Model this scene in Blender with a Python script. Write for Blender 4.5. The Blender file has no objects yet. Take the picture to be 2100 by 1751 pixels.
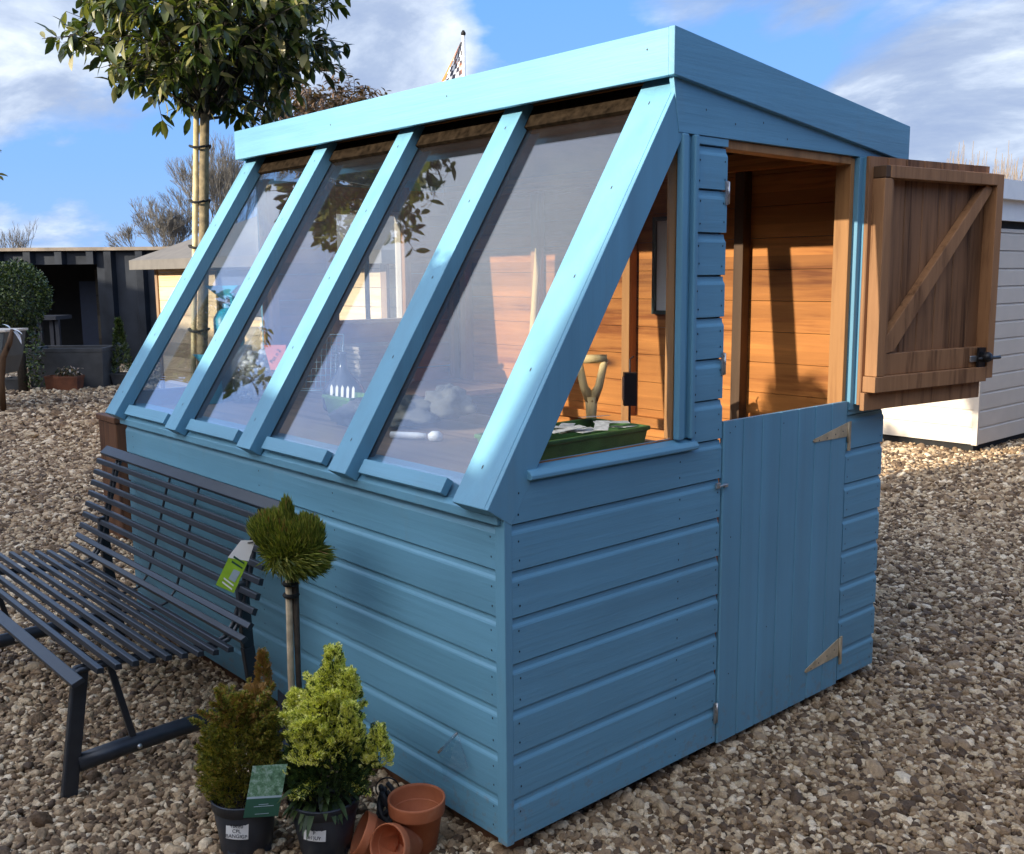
import bpy, math, random
import numpy as np
from mathutils import Vector, Matrix, noise as mnoise
rnd = random.Random(7)
npr = np.random.default_rng(7)
R = math.radians
S = bpy.context.scene
COL = S.collection

# ------------------------------------------------------------------ camera
FPX, CAM = 2071.3, Vector((1.7402, -1.5265, 1.3793))
YAW, PITCH, ROLL = 0.845, -0.1484, -0.0083
r_ = Vector((math.cos(YAW), math.sin(YAW), 0)); fw = Vector((-math.sin(YAW), math.cos(YAW), 0)); up = Vector((0, 0, 1))
F_ = fw*math.cos(PITCH)+up*math.sin(PITCH); U_ = up*math.cos(PITCH)-fw*math.sin(PITCH)
cr = r_*math.cos(ROLL)+U_*math.sin(ROLL); cu = -r_*math.sin(ROLL)+U_*math.cos(ROLL)
cd = bpy.data.cameras.new('camera'); cam = bpy.data.objects.new('camera', cd); COL.objects.link(cam)
m = Matrix.Identity(4)
for i in range(3):
    m[i][0] = cr[i]; m[i][1] = cu[i]; m[i][2] = -F_[i]; m[i][3] = CAM[i]
cam.matrix_world = m
cd.sensor_width = 36; cd.lens = 36*FPX/2100; cd.clip_start = .05; cd.clip_end = 3000
S.camera = cam

# ------------------------------------------------------------------ sun, sky, exposure
SUN = Vector((.198, 1, -.315)).normalized()          # direction the light travels
sl = bpy.data.lights.new('sun', 'SUN'); so = bpy.data.objects.new('sun', sl); COL.objects.link(so)
so.rotation_euler = SUN.to_track_quat('-Z', 'Y').to_euler(); so.location = (0, -20, 20)
sl.energy = 5.0; sl.angle = R(.5); sl.color = (1, .89, .72)
S.view_settings.view_transform = 'Standard'; S.view_settings.look = 'None'
S.view_settings.exposure = .70; S.view_settings.gamma = 1
S.render.film_transparent = False
S.cycles.max_bounces = 8; S.cycles.transparent_max_bounces = 24; S.cycles.caustics_reflective = False; S.cycles.caustics_refractive = False
S.cycles.sample_clamp_indirect = 4

def N(nt, typ, **kw):
    n = nt.nodes.new(typ)
    for k, v in kw.items():
        if k in n.inputs: n.inputs[k].default_value = v
        else: setattr(n, k, v)
    return n
def L(nt, a, b): nt.links.new(a, b)
def mathn(nt, op, a, b=None, clamp=False):
    n = nt.nodes.new('ShaderNodeMath'); n.operation = op; n.use_clamp = clamp
    for i, v in enumerate((a, b)):
        if v is None: continue
        if hasattr(v, 'is_output'): L(nt, v, n.inputs[i])
        else: n.inputs[i].default_value = v
    return n.outputs[0]
def ramp(nt, fac, stops):
    n = nt.nodes.new('ShaderNodeValToRGB'); e = n.color_ramp.elements
    while len(e) < len(stops): e.new(.5)
    for i, (p, c) in enumerate(stops):
        e[i].position = p; e[i].color = (*c, 1) if len(c) == 3 else c
    L(nt, fac, n.inputs[0]); return n.outputs[0]
def mix(nt, fac, a, b, typ='MIX'):
    n = nt.nodes.new('ShaderNodeMix'); n.data_type = 'RGBA'; n.blend_type = typ
    for s, v in ((n.inputs[0], fac), (n.inputs[6], a), (n.inputs[7], b)):
        if hasattr(v, 'is_output'): L(nt, v, s)
        else: s.default_value = v if not isinstance(v, tuple) or len(v) == 4 else (*v, 1)
    return n.outputs[2]

W = bpy.data.worlds.new('World'); S.world = W; W.use_nodes = True
nt = W.node_tree; bg = nt.nodes['Background']
sky = N(nt, 'ShaderNodeTexSky', sky_type='NISHITA'); sky.sun_disc = False
sky.sun_elevation = R(17.2); sky.sun_rotation = math.atan2(-SUN.x, -SUN.y)
sky.air_density = 1.0; sky.dust_density = .6; sky.ozone_density = 2.2
tc = N(nt, 'ShaderNodeTexCoord')
sep = N(nt, 'ShaderNodeSeparateXYZ'); L(nt, tc.outputs['Generated'], sep.inputs[0])
zz = mathn(nt, 'ADD', mathn(nt, 'MAXIMUM', sep.outputs[2], 0.0), .22)
cmb = N(nt, 'ShaderNodeCombineXYZ')
L(nt, mathn(nt, 'DIVIDE', sep.outputs[0], zz), cmb.inputs[0]); L(nt, mathn(nt, 'DIVIDE', sep.outputs[1], zz), cmb.inputs[1])
def wn(scale, detail, rough, off, dist=0):
    mp = N(nt, 'ShaderNodeMapping'); mp.inputs['Location'].default_value = off; mp.inputs['Scale'].default_value = (scale*.8, scale, scale)
    L(nt, cmb.outputs[0], mp.inputs[0])
    t = N(nt, 'ShaderNodeTexNoise', Scale=1.0, Detail=detail, Roughness=rough, Distortion=dist); L(nt, mp.outputs[0], t.inputs[0]); return t.outputs[0]
n1 = wn(.95, 9, .56, (3.1, 1.7, 0), .35); n2 = wn(2.4, 8, .6, (9, 4, 2), .3); n3 = wn(.5, 2, .5, (5.3, 2.2, 0))
def blob(az_px, el_px, rad, amt):                      # a larger bank of cloud standing in one direction
    d = (F_*FPX + cr*(az_px-1050) - cu*(el_px-875.5)).normalized()
    vd = N(nt, 'ShaderNodeVectorMath', operation='DOT_PRODUCT'); vd.inputs[1].default_value = d
    nv = N(nt, 'ShaderNodeVectorMath', operation='NORMALIZE'); L(nt, tc.outputs['Generated'], nv.inputs[0]); L(nt, nv.outputs[0], vd.inputs[0])
    mr = N(nt, 'ShaderNodeMapRange'); mr.inputs[1].default_value = math.cos(rad); mr.inputs[2].default_value = 1; mr.inputs[3].default_value = 0; mr.inputs[4].default_value = amt
    L(nt, vd.outputs['Value'], mr.inputs[0]); return mr.outputs[0]
tot = mathn(nt, 'ADD', n1, mathn(nt, 'MULTIPLY', n2, .18))
for a in ((60, 90, .13, .22), (1950, 200, .26, .20), (770, 60, .10, .16), (300, 350, .09, .09), (60, 420, .12, .06), (2050, 420, .3, .08), (1500, -60, .12, .12), (250, 240, .14, -.16), (150, 430, .10, -.06), (500, 300, .10, -.06), (1120, 60, .12, -.16), (1560, 150, .07, -.12)):
    tot = mathn(nt, 'ADD', tot, blob(*a))
cf = ramp(nt, tot, [(.575, (0, 0, 0)), (.63, (.5, .5, .5)), (.70, (1, 1, 1))])
shade = mathn(nt, 'ADD', mathn(nt, 'MULTIPLY', n2, .75), mathn(nt, 'MULTIPLY', n1, .25))
cc = ramp(nt, shade, [(.38, (.26, .33, .50)), (.48, (.36, .43, .57)), (.56, (.56, .63, .74)), (.64, (.80, .85, .88))])
hz = ramp(nt, sep.outputs[2], [(0, (1, 1, 1)), (.10, (.5, .5, .5)), (.32, (0, 0, 0))])
skyc = mix(nt, 1.0, sky.outputs[0], (.105, .105, .105), 'MULTIPLY')
base = mix(nt, .85, skyc, (.13, .36, .86))
base = mix(nt, mathn(nt, 'MULTIPLY', hz, .42), base, (.40, .54, .74))
outc = mix(nt, mathn(nt, 'MULTIPLY', cf, .9), base, cc)
nv = N(nt, 'ShaderNodeVectorMath', operation='NORMALIZE'); L(nt, tc.outputs['Generated'], nv.inputs[0])
sd_ = N(nt, 'ShaderNodeVectorMath', operation='DOT_PRODUCT'); sd_.inputs[1].default_value = -SUN; L(nt, nv.outputs[0], sd_.inputs[0])
glow = mathn(nt, 'POWER', mathn(nt, 'MAXIMUM', sd_.outputs['Value'], 0.0), 6.0)
dim = ramp(nt, sep.outputs[2], [(.45, (1, 1, 1)), (.9, (.6, .6, .65))])
outc = mix(nt, 1.0, outc, dim, 'MULTIPLY')
outc = mix(nt, 1.0, outc, mix(nt, glow, (0, 0, 0), (2.0, 1.7, 1.3)), 'ADD')
ed_ = N(nt, 'ShaderNodeVectorMath', operation='DOT_PRODUCT'); ed_.inputs[1].default_value = Vector((-.05, -.78, .62)).normalized(); L(nt, nv.outputs[0], ed_.inputs[0])
sky_fill = mathn(nt, 'POWER', mathn(nt, 'MAXIMUM', ed_.outputs['Value'], 0.0), 2.2)      # unseen brightness added to the sky behind the camera to lift the shade
outc = mix(nt, 1.0, outc, mix(nt, sky_fill, (0, 0, 0), (1.15, 1.17, 1.2)), 'ADD')
L(nt, outc, bg.inputs[0]); bg.inputs[1].default_value = .86

# ------------------------------------------------------------------ mesh helpers
class MB:
    def __init__(s): s.v = []; s.f = []; s.m = []; s.sm = []
    def add(s, vs, fs, mi=0, smooth=False, M=None):
        o = len(s.v)
        if M is not None: vs = [M @ Vector(v) for v in vs]
        s.v += [tuple(v) for v in vs]; s.f += [tuple(i+o for i in f) for f in fs]
        s.m += [mi]*len(fs); s.sm += [smooth]*len(fs); return s
    def box(s, a, b, mi=0, M=None):
        (x0, y0, z0), (x1, y1, z1) = a, b
        vs = [(x0, y0, z0), (x1, y0, z0), (x1, y1, z0), (x0, y1, z0), (x0, y0, z1), (x1, y0, z1), (x1, y1, z1), (x0, y1, z1)]
        return s.add(vs, [(0, 3, 2, 1), (4, 5, 6, 7), (0, 1, 5, 4), (1, 2, 6, 5), (2, 3, 7, 6), (3, 0, 4, 7)], mi, False, M)
    def prism(s, prof, fn, u0, u1, mi=0):              # closed profile (p,q) extruded from u0 to u1, fn(u,p,q)->xyz
        n = len(prof)
        vs = [fn(u0, *p) for p in prof]+[fn(u1, *p) for p in prof]
        fs = [(i, (i+1) % n, (i+1) % n+n, i+n) for i in range(n)]+[tuple(range(n))[::-1], tuple(range(n, 2*n))]
        return s.add(vs, fs, mi)
    def tube(s, pts, rad, seg=8, mi=0, smooth=True, cap=True):
        pts = [Vector(p) for p in pts]; n = len(pts)
        rad = [rad]*n if not isinstance(rad, (list, tuple)) else rad
        vs = []; prev = None
        for i, p in enumerate(pts):
            d = (pts[min(i+1, n-1)]-pts[max(i-1, 0)]).normalized()
            if prev is None:
                a = Vector((0, 0, 1)) if abs(d.z) < .9 else Vector((1, 0, 0)); u = d.cross(a).normalized()
            else: u = (prev-d*prev.dot(d)).normalized()
            prev = u; w = d.cross(u)
            for k in range(seg):
                t = 2*math.pi*k/seg; vs.append(p+(u*math.cos(t)+w*math.sin(t))*rad[i])
        fs = [(i*seg+k, i*seg+(k+1) % seg, (i+1)*seg+(k+1) % seg, (i+1)*seg+k) for i in range(n-1) for k in range(seg)]
        if cap: fs += [tuple(range(seg))[::-1], tuple(range((n-1)*seg, n*seg))]
        return s.add(vs, fs, mi, smooth)
    def lathe(s, prof, seg=32, mi=0, M=None, smooth=True, sq=0):   # prof: (r,z)
        vs = []
        for r, z in prof:
            for k in range(seg):
                t = 2*math.pi*k/seg; vs.append((r*math.cos(t), r*math.sin(t), z))
        n = len(prof)
        fs = [(i*seg+k, i*seg+(k+1) % seg, (i+1)*seg+(k+1) % seg, (i+1)*seg+k) for i in range(n-1) for k in range(seg)]
        fs += [tuple(range(seg))[::-1], tuple(range((n-1)*seg, n*seg))]
        return s.add(vs, fs, mi, smooth, M)
    def build(s, name, mats, parent=None, bevel=0, sub=0, autos=False):
        o0 = Vector((0, 0, 0))
        if parent is not None: o0 = Vector(parent['_o'])
        me = bpy.data.meshes.new(name)
        me.from_pydata([(v[0]-o0.x, v[1]-o0.y, v[2]-o0.z) for v in s.v], [], s.f)
        if not isinstance(mats, (list, tuple)): mats = [mats]
        for mt in mats: me.materials.append(mt)
        me.polygons.foreach_set('material_index', s.m); me.polygons.foreach_set('use_smooth', s.sm)
        me.update()
        ob = bpy.data.objects.new(name, me); COL.objects.link(ob)
        if parent is not None: ob.parent = parent
        ob['_o'] = tuple(o0)
        if bevel:
            b = ob.modifiers.new('bevel', 'BEVEL'); b.width = bevel; b.segments = 2; b.limit_method = 'ANGLE'; b.angle_limit = R(40)
        return ob
def tag(o, label, cat=None, group=None, kind=None):
    if label: o['label'] = label
    if cat: o['category'] = cat
    if group: o['group'] = group
    if kind: o['kind'] = kind
    return o
def root(name, loc, label, cat, group=None):
    o = bpy.data.objects.new(name, None); COL.objects.link(o); o.location = loc; o.empty_display_size = .1
    o['_o'] = tuple(loc); return tag(o, label, cat, group)
def T(loc, rz=0, rx=0, ry=0, sc=1):
    return Matrix.Translation(loc) @ Matrix.Rotation(rz, 4, 'Z') @ Matrix.Rotation(ry, 4, 'Y') @ Matrix.Rotation(rx, 4, 'X') @ Matrix.Scale(sc, 4)

# ------------------------------------------------------------------ materials
def mat(name, col=(.5, .5, .5), rough=.5, metal=0, spec=.5):
    m = bpy.data.materials.new(name); m.use_nodes = True; b = m.node_tree.nodes['Principled BSDF']
    b.inputs['Base Color'].default_value = (*col, 1); b.inputs['Roughness'].default_value = rough; b.inputs['Metallic'].default_value = metal
    b.inputs['Specular IOR Level'].default_value = spec
    return m, m.node_tree, b
def noise(nt, scale, vec=(1, 1, 1), detail=4, rough=.5, off=(0, 0, 0), dist=0):
    t = N(nt, 'ShaderNodeTexCoord'); mp = N(nt, 'ShaderNodeMapping'); mp.inputs['Scale'].default_value = vec; mp.inputs['Location'].default_value = off
    L(nt, t.outputs['Object'], mp.inputs[0])
    n = N(nt, 'ShaderNodeTexNoise', Scale=scale, Detail=detail, Roughness=rough, Distortion=dist); L(nt, mp.outputs[0], n.inputs[0]); return n.outputs[0]
def bump(nt, b, h, strength=.3, dist=.01):
    n = N(nt, 'ShaderNodeBump', Strength=strength, Distance=dist); L(nt, h, n.inputs['Height']); L(nt, n.outputs[0], b.inputs['Normal'])
def simple(name, col, rough=.5, metal=0, var=.15, sc=12, bs=.1, spec=.5):
    m, nt, b = mat(name, col, rough, metal, spec)
    n = noise(nt, sc, detail=6)
    c = ramp(nt, n, [(.3, tuple(v*(1-var) for v in col)), (.7, tuple(min(1, v*(1+var)) for v in col))])
    L(nt, c, b.inputs['Base Color'])
    rr = mathn(nt, 'MULTIPLY_ADD', n, .25); rr.node.inputs[2].default_value = max(0, rough-.12); L(nt, rr, b.inputs['Roughness'])
    if bs: bump(nt, b, noise(nt, sc*5, detail=4), bs, .002)
    return m
PC = (.140, .340, .468)
def paint(name, vec, col=PC):
    m, nt, b = mat(name, col, .42)
    big = noise(nt, 2.2, detail=3); fine = noise(nt, 60, vec, detail=5, rough=.6); st = noise(nt, 14, vec, detail=3)
    dirt = noise(nt, 9, (1, 1, .35), detail=8, rough=.65, off=(3, 1, 7))
    c = ramp(nt, mathn(nt, 'ADD', mathn(nt, 'MULTIPLY', big, .5), mathn(nt, 'MULTIPLY', st, .5)), [(.32, tuple(v*.82 for v in col)), (.68, tuple(min(1, v*1.10) for v in col))])
    c = mix(nt, ramp(nt, dirt, [(.60, (0, 0, 0)), (.80, (.4, .4, .4))]), c, (.17, .27, .31))
    t_ = N(nt, 'ShaderNodeTexCoord'); s_ = N(nt, 'ShaderNodeSeparateXYZ'); L(nt, t_.outputs['Object'], s_.inputs[0])
    hgt = N(nt, 'ShaderNodeMapRange'); hgt.inputs[1].default_value = .05; hgt.inputs[2].default_value = .34; hgt.inputs[3].default_value = .20; hgt.inputs[4].default_value = 0; L(nt, s_.outputs[2], hgt.inputs[0])
    spl = ramp(nt, mathn(nt, 'ADD', noise(nt, 38, detail=6, rough=.7, off=(2, 2, 2)), hgt.outputs[0]), [(.70, (0, 0, 0)), (.80, (.35, .35, .35))])
    c = mix(nt, spl, c, (.24, .20, .15))
    knot = noise(nt, 5.5, tuple(max(.30, v) for v in vec), detail=2, off=(11, 5, 3))
    c = mix(nt, ramp(nt, knot, [(.70, (0, 0, 0)), (.76, (.35, .35, .35))]), c, tuple(v*.72 for v in col))
    L(nt, c, b.inputs['Base Color'])
    rr = mathn(nt, 'MULTIPLY_ADD', st, .3); rr.node.inputs[2].default_value = .34; L(nt, rr, b.inputs['Roughness'])
    bump(nt, b, mathn(nt, 'ADD', fine, mathn(nt, 'ADD', mathn(nt, 'MULTIPLY', big, .6), mathn(nt, 'MULTIPLY', noise(nt, 7, tuple(max(.12, v) for v in vec), detail=6, rough=.6, dist=1.2), 1.4))), .40, .0035)
    return m
PX = paint('blue_paint_grain_x', (.04, 1, 1)); PY = paint('blue_paint_grain_y', (1, .04, 1)); PZ = paint('blue_paint_grain_z', (1, 1, .04))
def wood(name, col, dark, vec, rough=.6, lines=None, knots=True, ks=5.0, bs=.25):
    m, nt, b = mat(name, col, rough, 0, .3)
    w = noise(nt, 16, vec, detail=6, rough=.6, dist=.8); g = noise(nt, 70, vec, detail=4, rough=.6); big = noise(nt, 3, detail=3)
    f = mathn(nt, 'ADD', mathn(nt, 'MULTIPLY', w, .55), mathn(nt, 'ADD', mathn(nt, 'MULTIPLY', g, .25), mathn(nt, 'MULTIPLY', big, .2)))
    c = ramp(nt, f, [(.38, dark), (.48, tuple(a*.8+b_*.2 for a, b_ in zip(col, dark))), (.56, col), (.64, tuple(min(1, v*1.28) for v in col))])
    if knots:
        t = N(nt, 'ShaderNodeTexCoord'); mp = N(nt, 'ShaderNodeMapping'); mp.inputs['Scale'].default_value = tuple(max(.32, v) for v in vec); L(nt, t.outputs['Object'], mp.inputs[0])
        vo = N(nt, 'ShaderNodeTexVoronoi', Scale=ks); L(nt, mp.outputs[0], vo.inputs[0])
        kf = ramp(nt, vo.outputs['Distance'], [(.035, (1, 1, 1)), (.10, (.35, .35, .35)), (.16, (0, 0, 0))])
        c = mix(nt, kf, c, tuple(v*.35 for v in dark))
    if lines:                                            # board tones differ along one axis
        t = N(nt, 'ShaderNodeTexCoord'); sp = N(nt, 'ShaderNodeSeparateXYZ'); L(nt, t.outputs['Object'], sp.inputs[0])
        fl = mathn(nt, 'FLOOR', mathn(nt, 'DIVIDE', sp.outputs[lines[0]], lines[1]))
        wn_ = N(nt, 'ShaderNodeTexWhiteNoise', noise_dimensions='1D'); L(nt, fl, wn_.inputs['W'])
        c = mix(nt, 1.0, c, ramp(nt, wn_.outputs['Value'], [(0, (.62, .58, .54)), (1, (1.18, 1.14, 1.08))]), 'MULTIPLY')
    L(nt, c, b.inputs['Base Color']); bump(nt, b, mathn(nt, 'ADD', w, g), bs, .003)
    return m
ORX = wood('raw_wood_x', (.52, .205, .048), (.25, .075, .014), (.06, 1, 1), lines=(2, .115)); ORY = wood('raw_wood_y', (.40, .17, .055), (.23, .08, .02), (1, .06, 1), lines=(2, .115))
ORZ = wood('raw_wood_z', (.42, .20, .07), (.24, .10, .03), (1, 1, .06))
DOORZ = wood('door_boards_inside', (.31, .16, .078), (.085, .040, .018), (1, 1, .05), lines=(1, .097), ks=4.5, bs=.5)
DOORF = wood('door_frame_timber', (.36, .180, .080), (.15, .068, .028), (1, 1, .08), knots=True, ks=4)
DARKW = wood('dark_and_shaded_timber', (.10, .055, .028), (.04, .02, .01), (1, 1, .08))  # dark wood; on the first stud and roof deck it stands in for shade
SLEEP = wood('brown_timber_box', (.14, .065, .032), (.05, .022, .012), (1, 1, .07), knots=False)
PALEW = wood('pale_tool_wood', (.75, .55, .26), (.55, .36, .14), (1, 1, .05), knots=False)
STAGE = wood('staging_board', (.30, .20, .12), (.16, .10, .06), (.06, 1, 1))
CREAM = wood('cream_plank', (.78, .62, .40), (.62, .44, .24), (.05, 1, 1), lines=(2, .15), ks=4)
BLACK = simple('black_gap', (.006, .006, .006), .8, bs=0); NAIL = simple('rusty_nail', (.03, .03, .035), .6, bs=0)
HEADB = simple('shaded_mossy_header', (.020, .014, .009), 1.0, var=.6, sc=40, bs=.5, spec=.02)  # mossy brown, darkened to hold the shade under the fascia
FELT = simple('roof_felt', (.12, .12, .12), .95, var=.2, sc=60, bs=.4)
STEEL = simple('galvanised_steel', (.55, .55, .53), .35, .9); HINGE = simple('weathered_hinge', (.50, .39, .24), .6, .1, var=.3, sc=25)
BLKM = simple('black_iron', (.015, .015, .017), .4, .3)
BENCH = simple('anthracite_powder_coat', (.032, .038, .047), .34, .25, var=.12, sc=30, bs=.04)
POTP = simple('dark_plastic_pot', (.035, .045, .062), .42, var=.35, sc=9, bs=.12)
SOIL = simple('compost', (.02, .014, .009), .95, var=.5, sc=90, bs=.8)
WHITE = simple('white_sticker', (.78, .78, .75), .5, var=.04, bs=0); INK = simple('ink', (.02, .02, .025), .6, bs=0)
WSH = simple('white_shed_paint', (.58, .51, .42), .5, var=.05, sc=6, bs=.05)
BARK = simple('bark', (.20, .155, .085), .85, var=.45, sc=35, bs=.6); CANE = simple('pale_stake', (.62, .50, .26), .6, var=.25, sc=25)
BARKD = simple('dark_bark', (.055, .042, .030), .9, var=.4, sc=40, bs=.6); TWIG = simple('grey_twig', (.17, .155, .13), .9, bs=0)
REED = simple('pale_winter_stem', (.25, .20, .155), .9, bs=0)
def terra():
    m, nt, b = mat('terracotta', (.42, .13, .05), .72)
    n = noise(nt, 10, detail=8, rough=.6); n2 = noise(nt, 45, (1, 1, .3), detail=4)
    c = ramp(nt, n, [(.3, (.34, .095, .035)), (.55, (.45, .14, .055)), (.72, (.52, .22, .11))])
    c = mix(nt, ramp(nt, n2, [(.62, (0, 0, 0)), (.8, (.35, .35, .35))]), c, (.55, .36, .24))
    L(nt, c, b.inputs['Base Color']); bump(nt, b, n2, .15, .002); return m
TERRA = terra()
def leafmat(name, cols, rough=.35, trans=.25, spec=.5):
    m, nt, b = mat(name, cols[1], rough, 0, spec)
    g = N(nt, 'ShaderNodeNewGeometry')
    c = ramp(nt, g.outputs['Random Per Island'], [(i/(len(cols)-1), c) for i, c in enumerate(cols)])
    L(nt, c, b.inputs['Base Color'])
    tr = N(nt, 'ShaderNodeBsdfTranslucent'); c2 = mix(nt, 1, c, (1.6, 1.7, .7), 'MULTIPLY'); L(nt, c2, tr.inputs[0])
    ms = N(nt, 'ShaderNodeMixShader', Fac=trans); L(nt, b.outputs[0], ms.inputs[1]); L(nt, tr.outputs[0], ms.inputs[2])
    L(nt, ms.outputs[0], nt.nodes['Material Output'].inputs[0]); return m
LAUREL = leafmat('laurel_leaf', [(.015, .026, .009), (.035, .055, .014), (.06, .085, .02), (.13, .15, .035), (.34, .30, .15)], .27, .25)
PHOT = leafmat('photinia_leaf', [(.04, .03, .02), (.10, .06, .03), (.14, .085, .05), (.20, .14, .10)], .4, .2)
GOLD = leafmat('golden_cypress', [(.22, .26, .03), (.55, .55, .09), (.86, .82, .22), (.95, .90, .45)], .6, .3)  # golden foliage made brighter to stand in for sunlight on it
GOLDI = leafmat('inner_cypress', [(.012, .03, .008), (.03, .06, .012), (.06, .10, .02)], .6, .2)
OLIVE = leafmat('olive_thuja', [(.05, .06, .01), (.15, .16, .02), (.28, .26, .035), (.36, .22, .045)], .6, .25)
OLIVEG = leafmat('lollipop_thuja', [(.05, .075, .01), (.12, .15, .018), (.22, .24, .03), (.30, .26, .05)], .6, .25)
BOX = leafmat('box_leaf', [(.01, .02, .006), (.025, .045, .010), (.06, .09, .02), (.2, .24, .07)], .35, .15)
RUST = leafmat('rusty_tip', [(.22, .13, .03), (.36, .17, .05)], .6, .2)

def glass(name, refl, veil, tint=(.93, .95, .97)):
    m = bpy.data.materials.new(name); m.use_nodes = True; nt = m.node_tree; nt.nodes.clear()
    out = N(nt, 'ShaderNodeOutputMaterial'); tr = N(nt, 'ShaderNodeBsdfTransparent'); tr.inputs[0].default_value = (*tint, 1)
    gl = N(nt, 'ShaderNodeBsdfGlossy', Roughness=.012); gl.inputs[0].default_value = (.86, .90, .96, 1)
    lw = N(nt, 'ShaderNodeLayerWeight', Blend=.5); f5 = mathn(nt, 'POWER', lw.outputs['Facing'], 5.0); f = mathn(nt, 'MULTIPLY', mathn(nt, 'MULTIPLY_ADD', f5, .96), refl, True); f.node.inputs[0].links[0].from_node.inputs[2].default_value = .04
    ms = N(nt, 'ShaderNodeMixShader'); L(nt, f, ms.inputs[0]); L(nt, tr.outputs[0], ms.inputs[1]); L(nt, gl.outputs[0], ms.inputs[2])
    df = N(nt, 'ShaderNodeBsdfDiffuse'); df.inputs[0].default_value = (.70, .74, .80, 1)
    tl = N(nt, 'ShaderNodeBsdfTranslucent'); tl.inputs[0].default_value = (.70, .74, .80, 1)
    dd = N(nt, 'ShaderNodeMixShader', Fac=.4); L(nt, df.outputs[0], dd.inputs[1]); L(nt, tl.outputs[0], dd.inputs[2])
    d = noise(nt, 3.5, (1, 1, 1), detail=8, rough=.6); sp = noise(nt, 120, detail=2)
    v = mathn(nt, 'MULTIPLY', ramp(nt, d, [(.32, (.35, .35, .35)), (.7, (1.0, 1.0, 1.0))]), veil)
    v = mathn(nt, 'ADD', v, mathn(nt, 'MULTIPLY', ramp(nt, sp, [(.70, (0, 0, 0)), (.75, (1, 1, 1))]), veil*6.0))
    m2 = N(nt, 'ShaderNodeMixShader'); L(nt, v, m2.inputs[0]); L(nt, ms.outputs[0], m2.inputs[1]); L(nt, dd.outputs[0], m2.inputs[2])
    L(nt, m2.outputs[0], out.inputs[0]); return m
GLZ = glass('glazing_glass', 2.3, .014); GLW = glass('window_glass', .5, .006)

# ------------------------------------------------------------------ ground
G = -.05
def ground():
    m, nt, b = mat('gravel_bed', (.2, .17, .14), .9)
    t = N(nt, 'ShaderNodeTexCoord')
    vo = N(nt, 'ShaderNodeTexVoronoi', Scale=30); vo2 = N(nt, 'ShaderNodeTexVoronoi', Scale=30, feature='DISTANCE_TO_EDGE')
    L(nt, t.outputs['Object'], vo.inputs[0]); L(nt, t.outputs['Object'], vo2.inputs[0])
    sp = N(nt, 'ShaderNodeSeparateColor'); L(nt, vo.outputs['Color'], sp.inputs[0])
    c = ramp(nt, sp.outputs[0], [(0, (.10, .08, .065)), (.4, (.24, .19, .15)), (.75, (.36, .30, .24)), (1, (.58, .52, .45))])
    c = mix(nt, ramp(nt, vo2.outputs['Distance'], [(0, (1, 1, 1)), (.12, (0, 0, 0))]), c, (.02, .015, .012))
    L(nt, c, b.inputs['Base Color']); bump(nt, b, vo2.outputs['Distance'], 1.0, .02)
    mb = MB(); s = 600
    mb.add([(-s, -s, G-.012), (s, -s, G-.012), (s, s, G-.012), (-s, s, G-.012)], [(0, 1, 2, 3)])
    o = mb.build('ground', m); tag(o, None, kind='structure'); o['label'] = 'brown gravel yard under everything'
ground()
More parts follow.
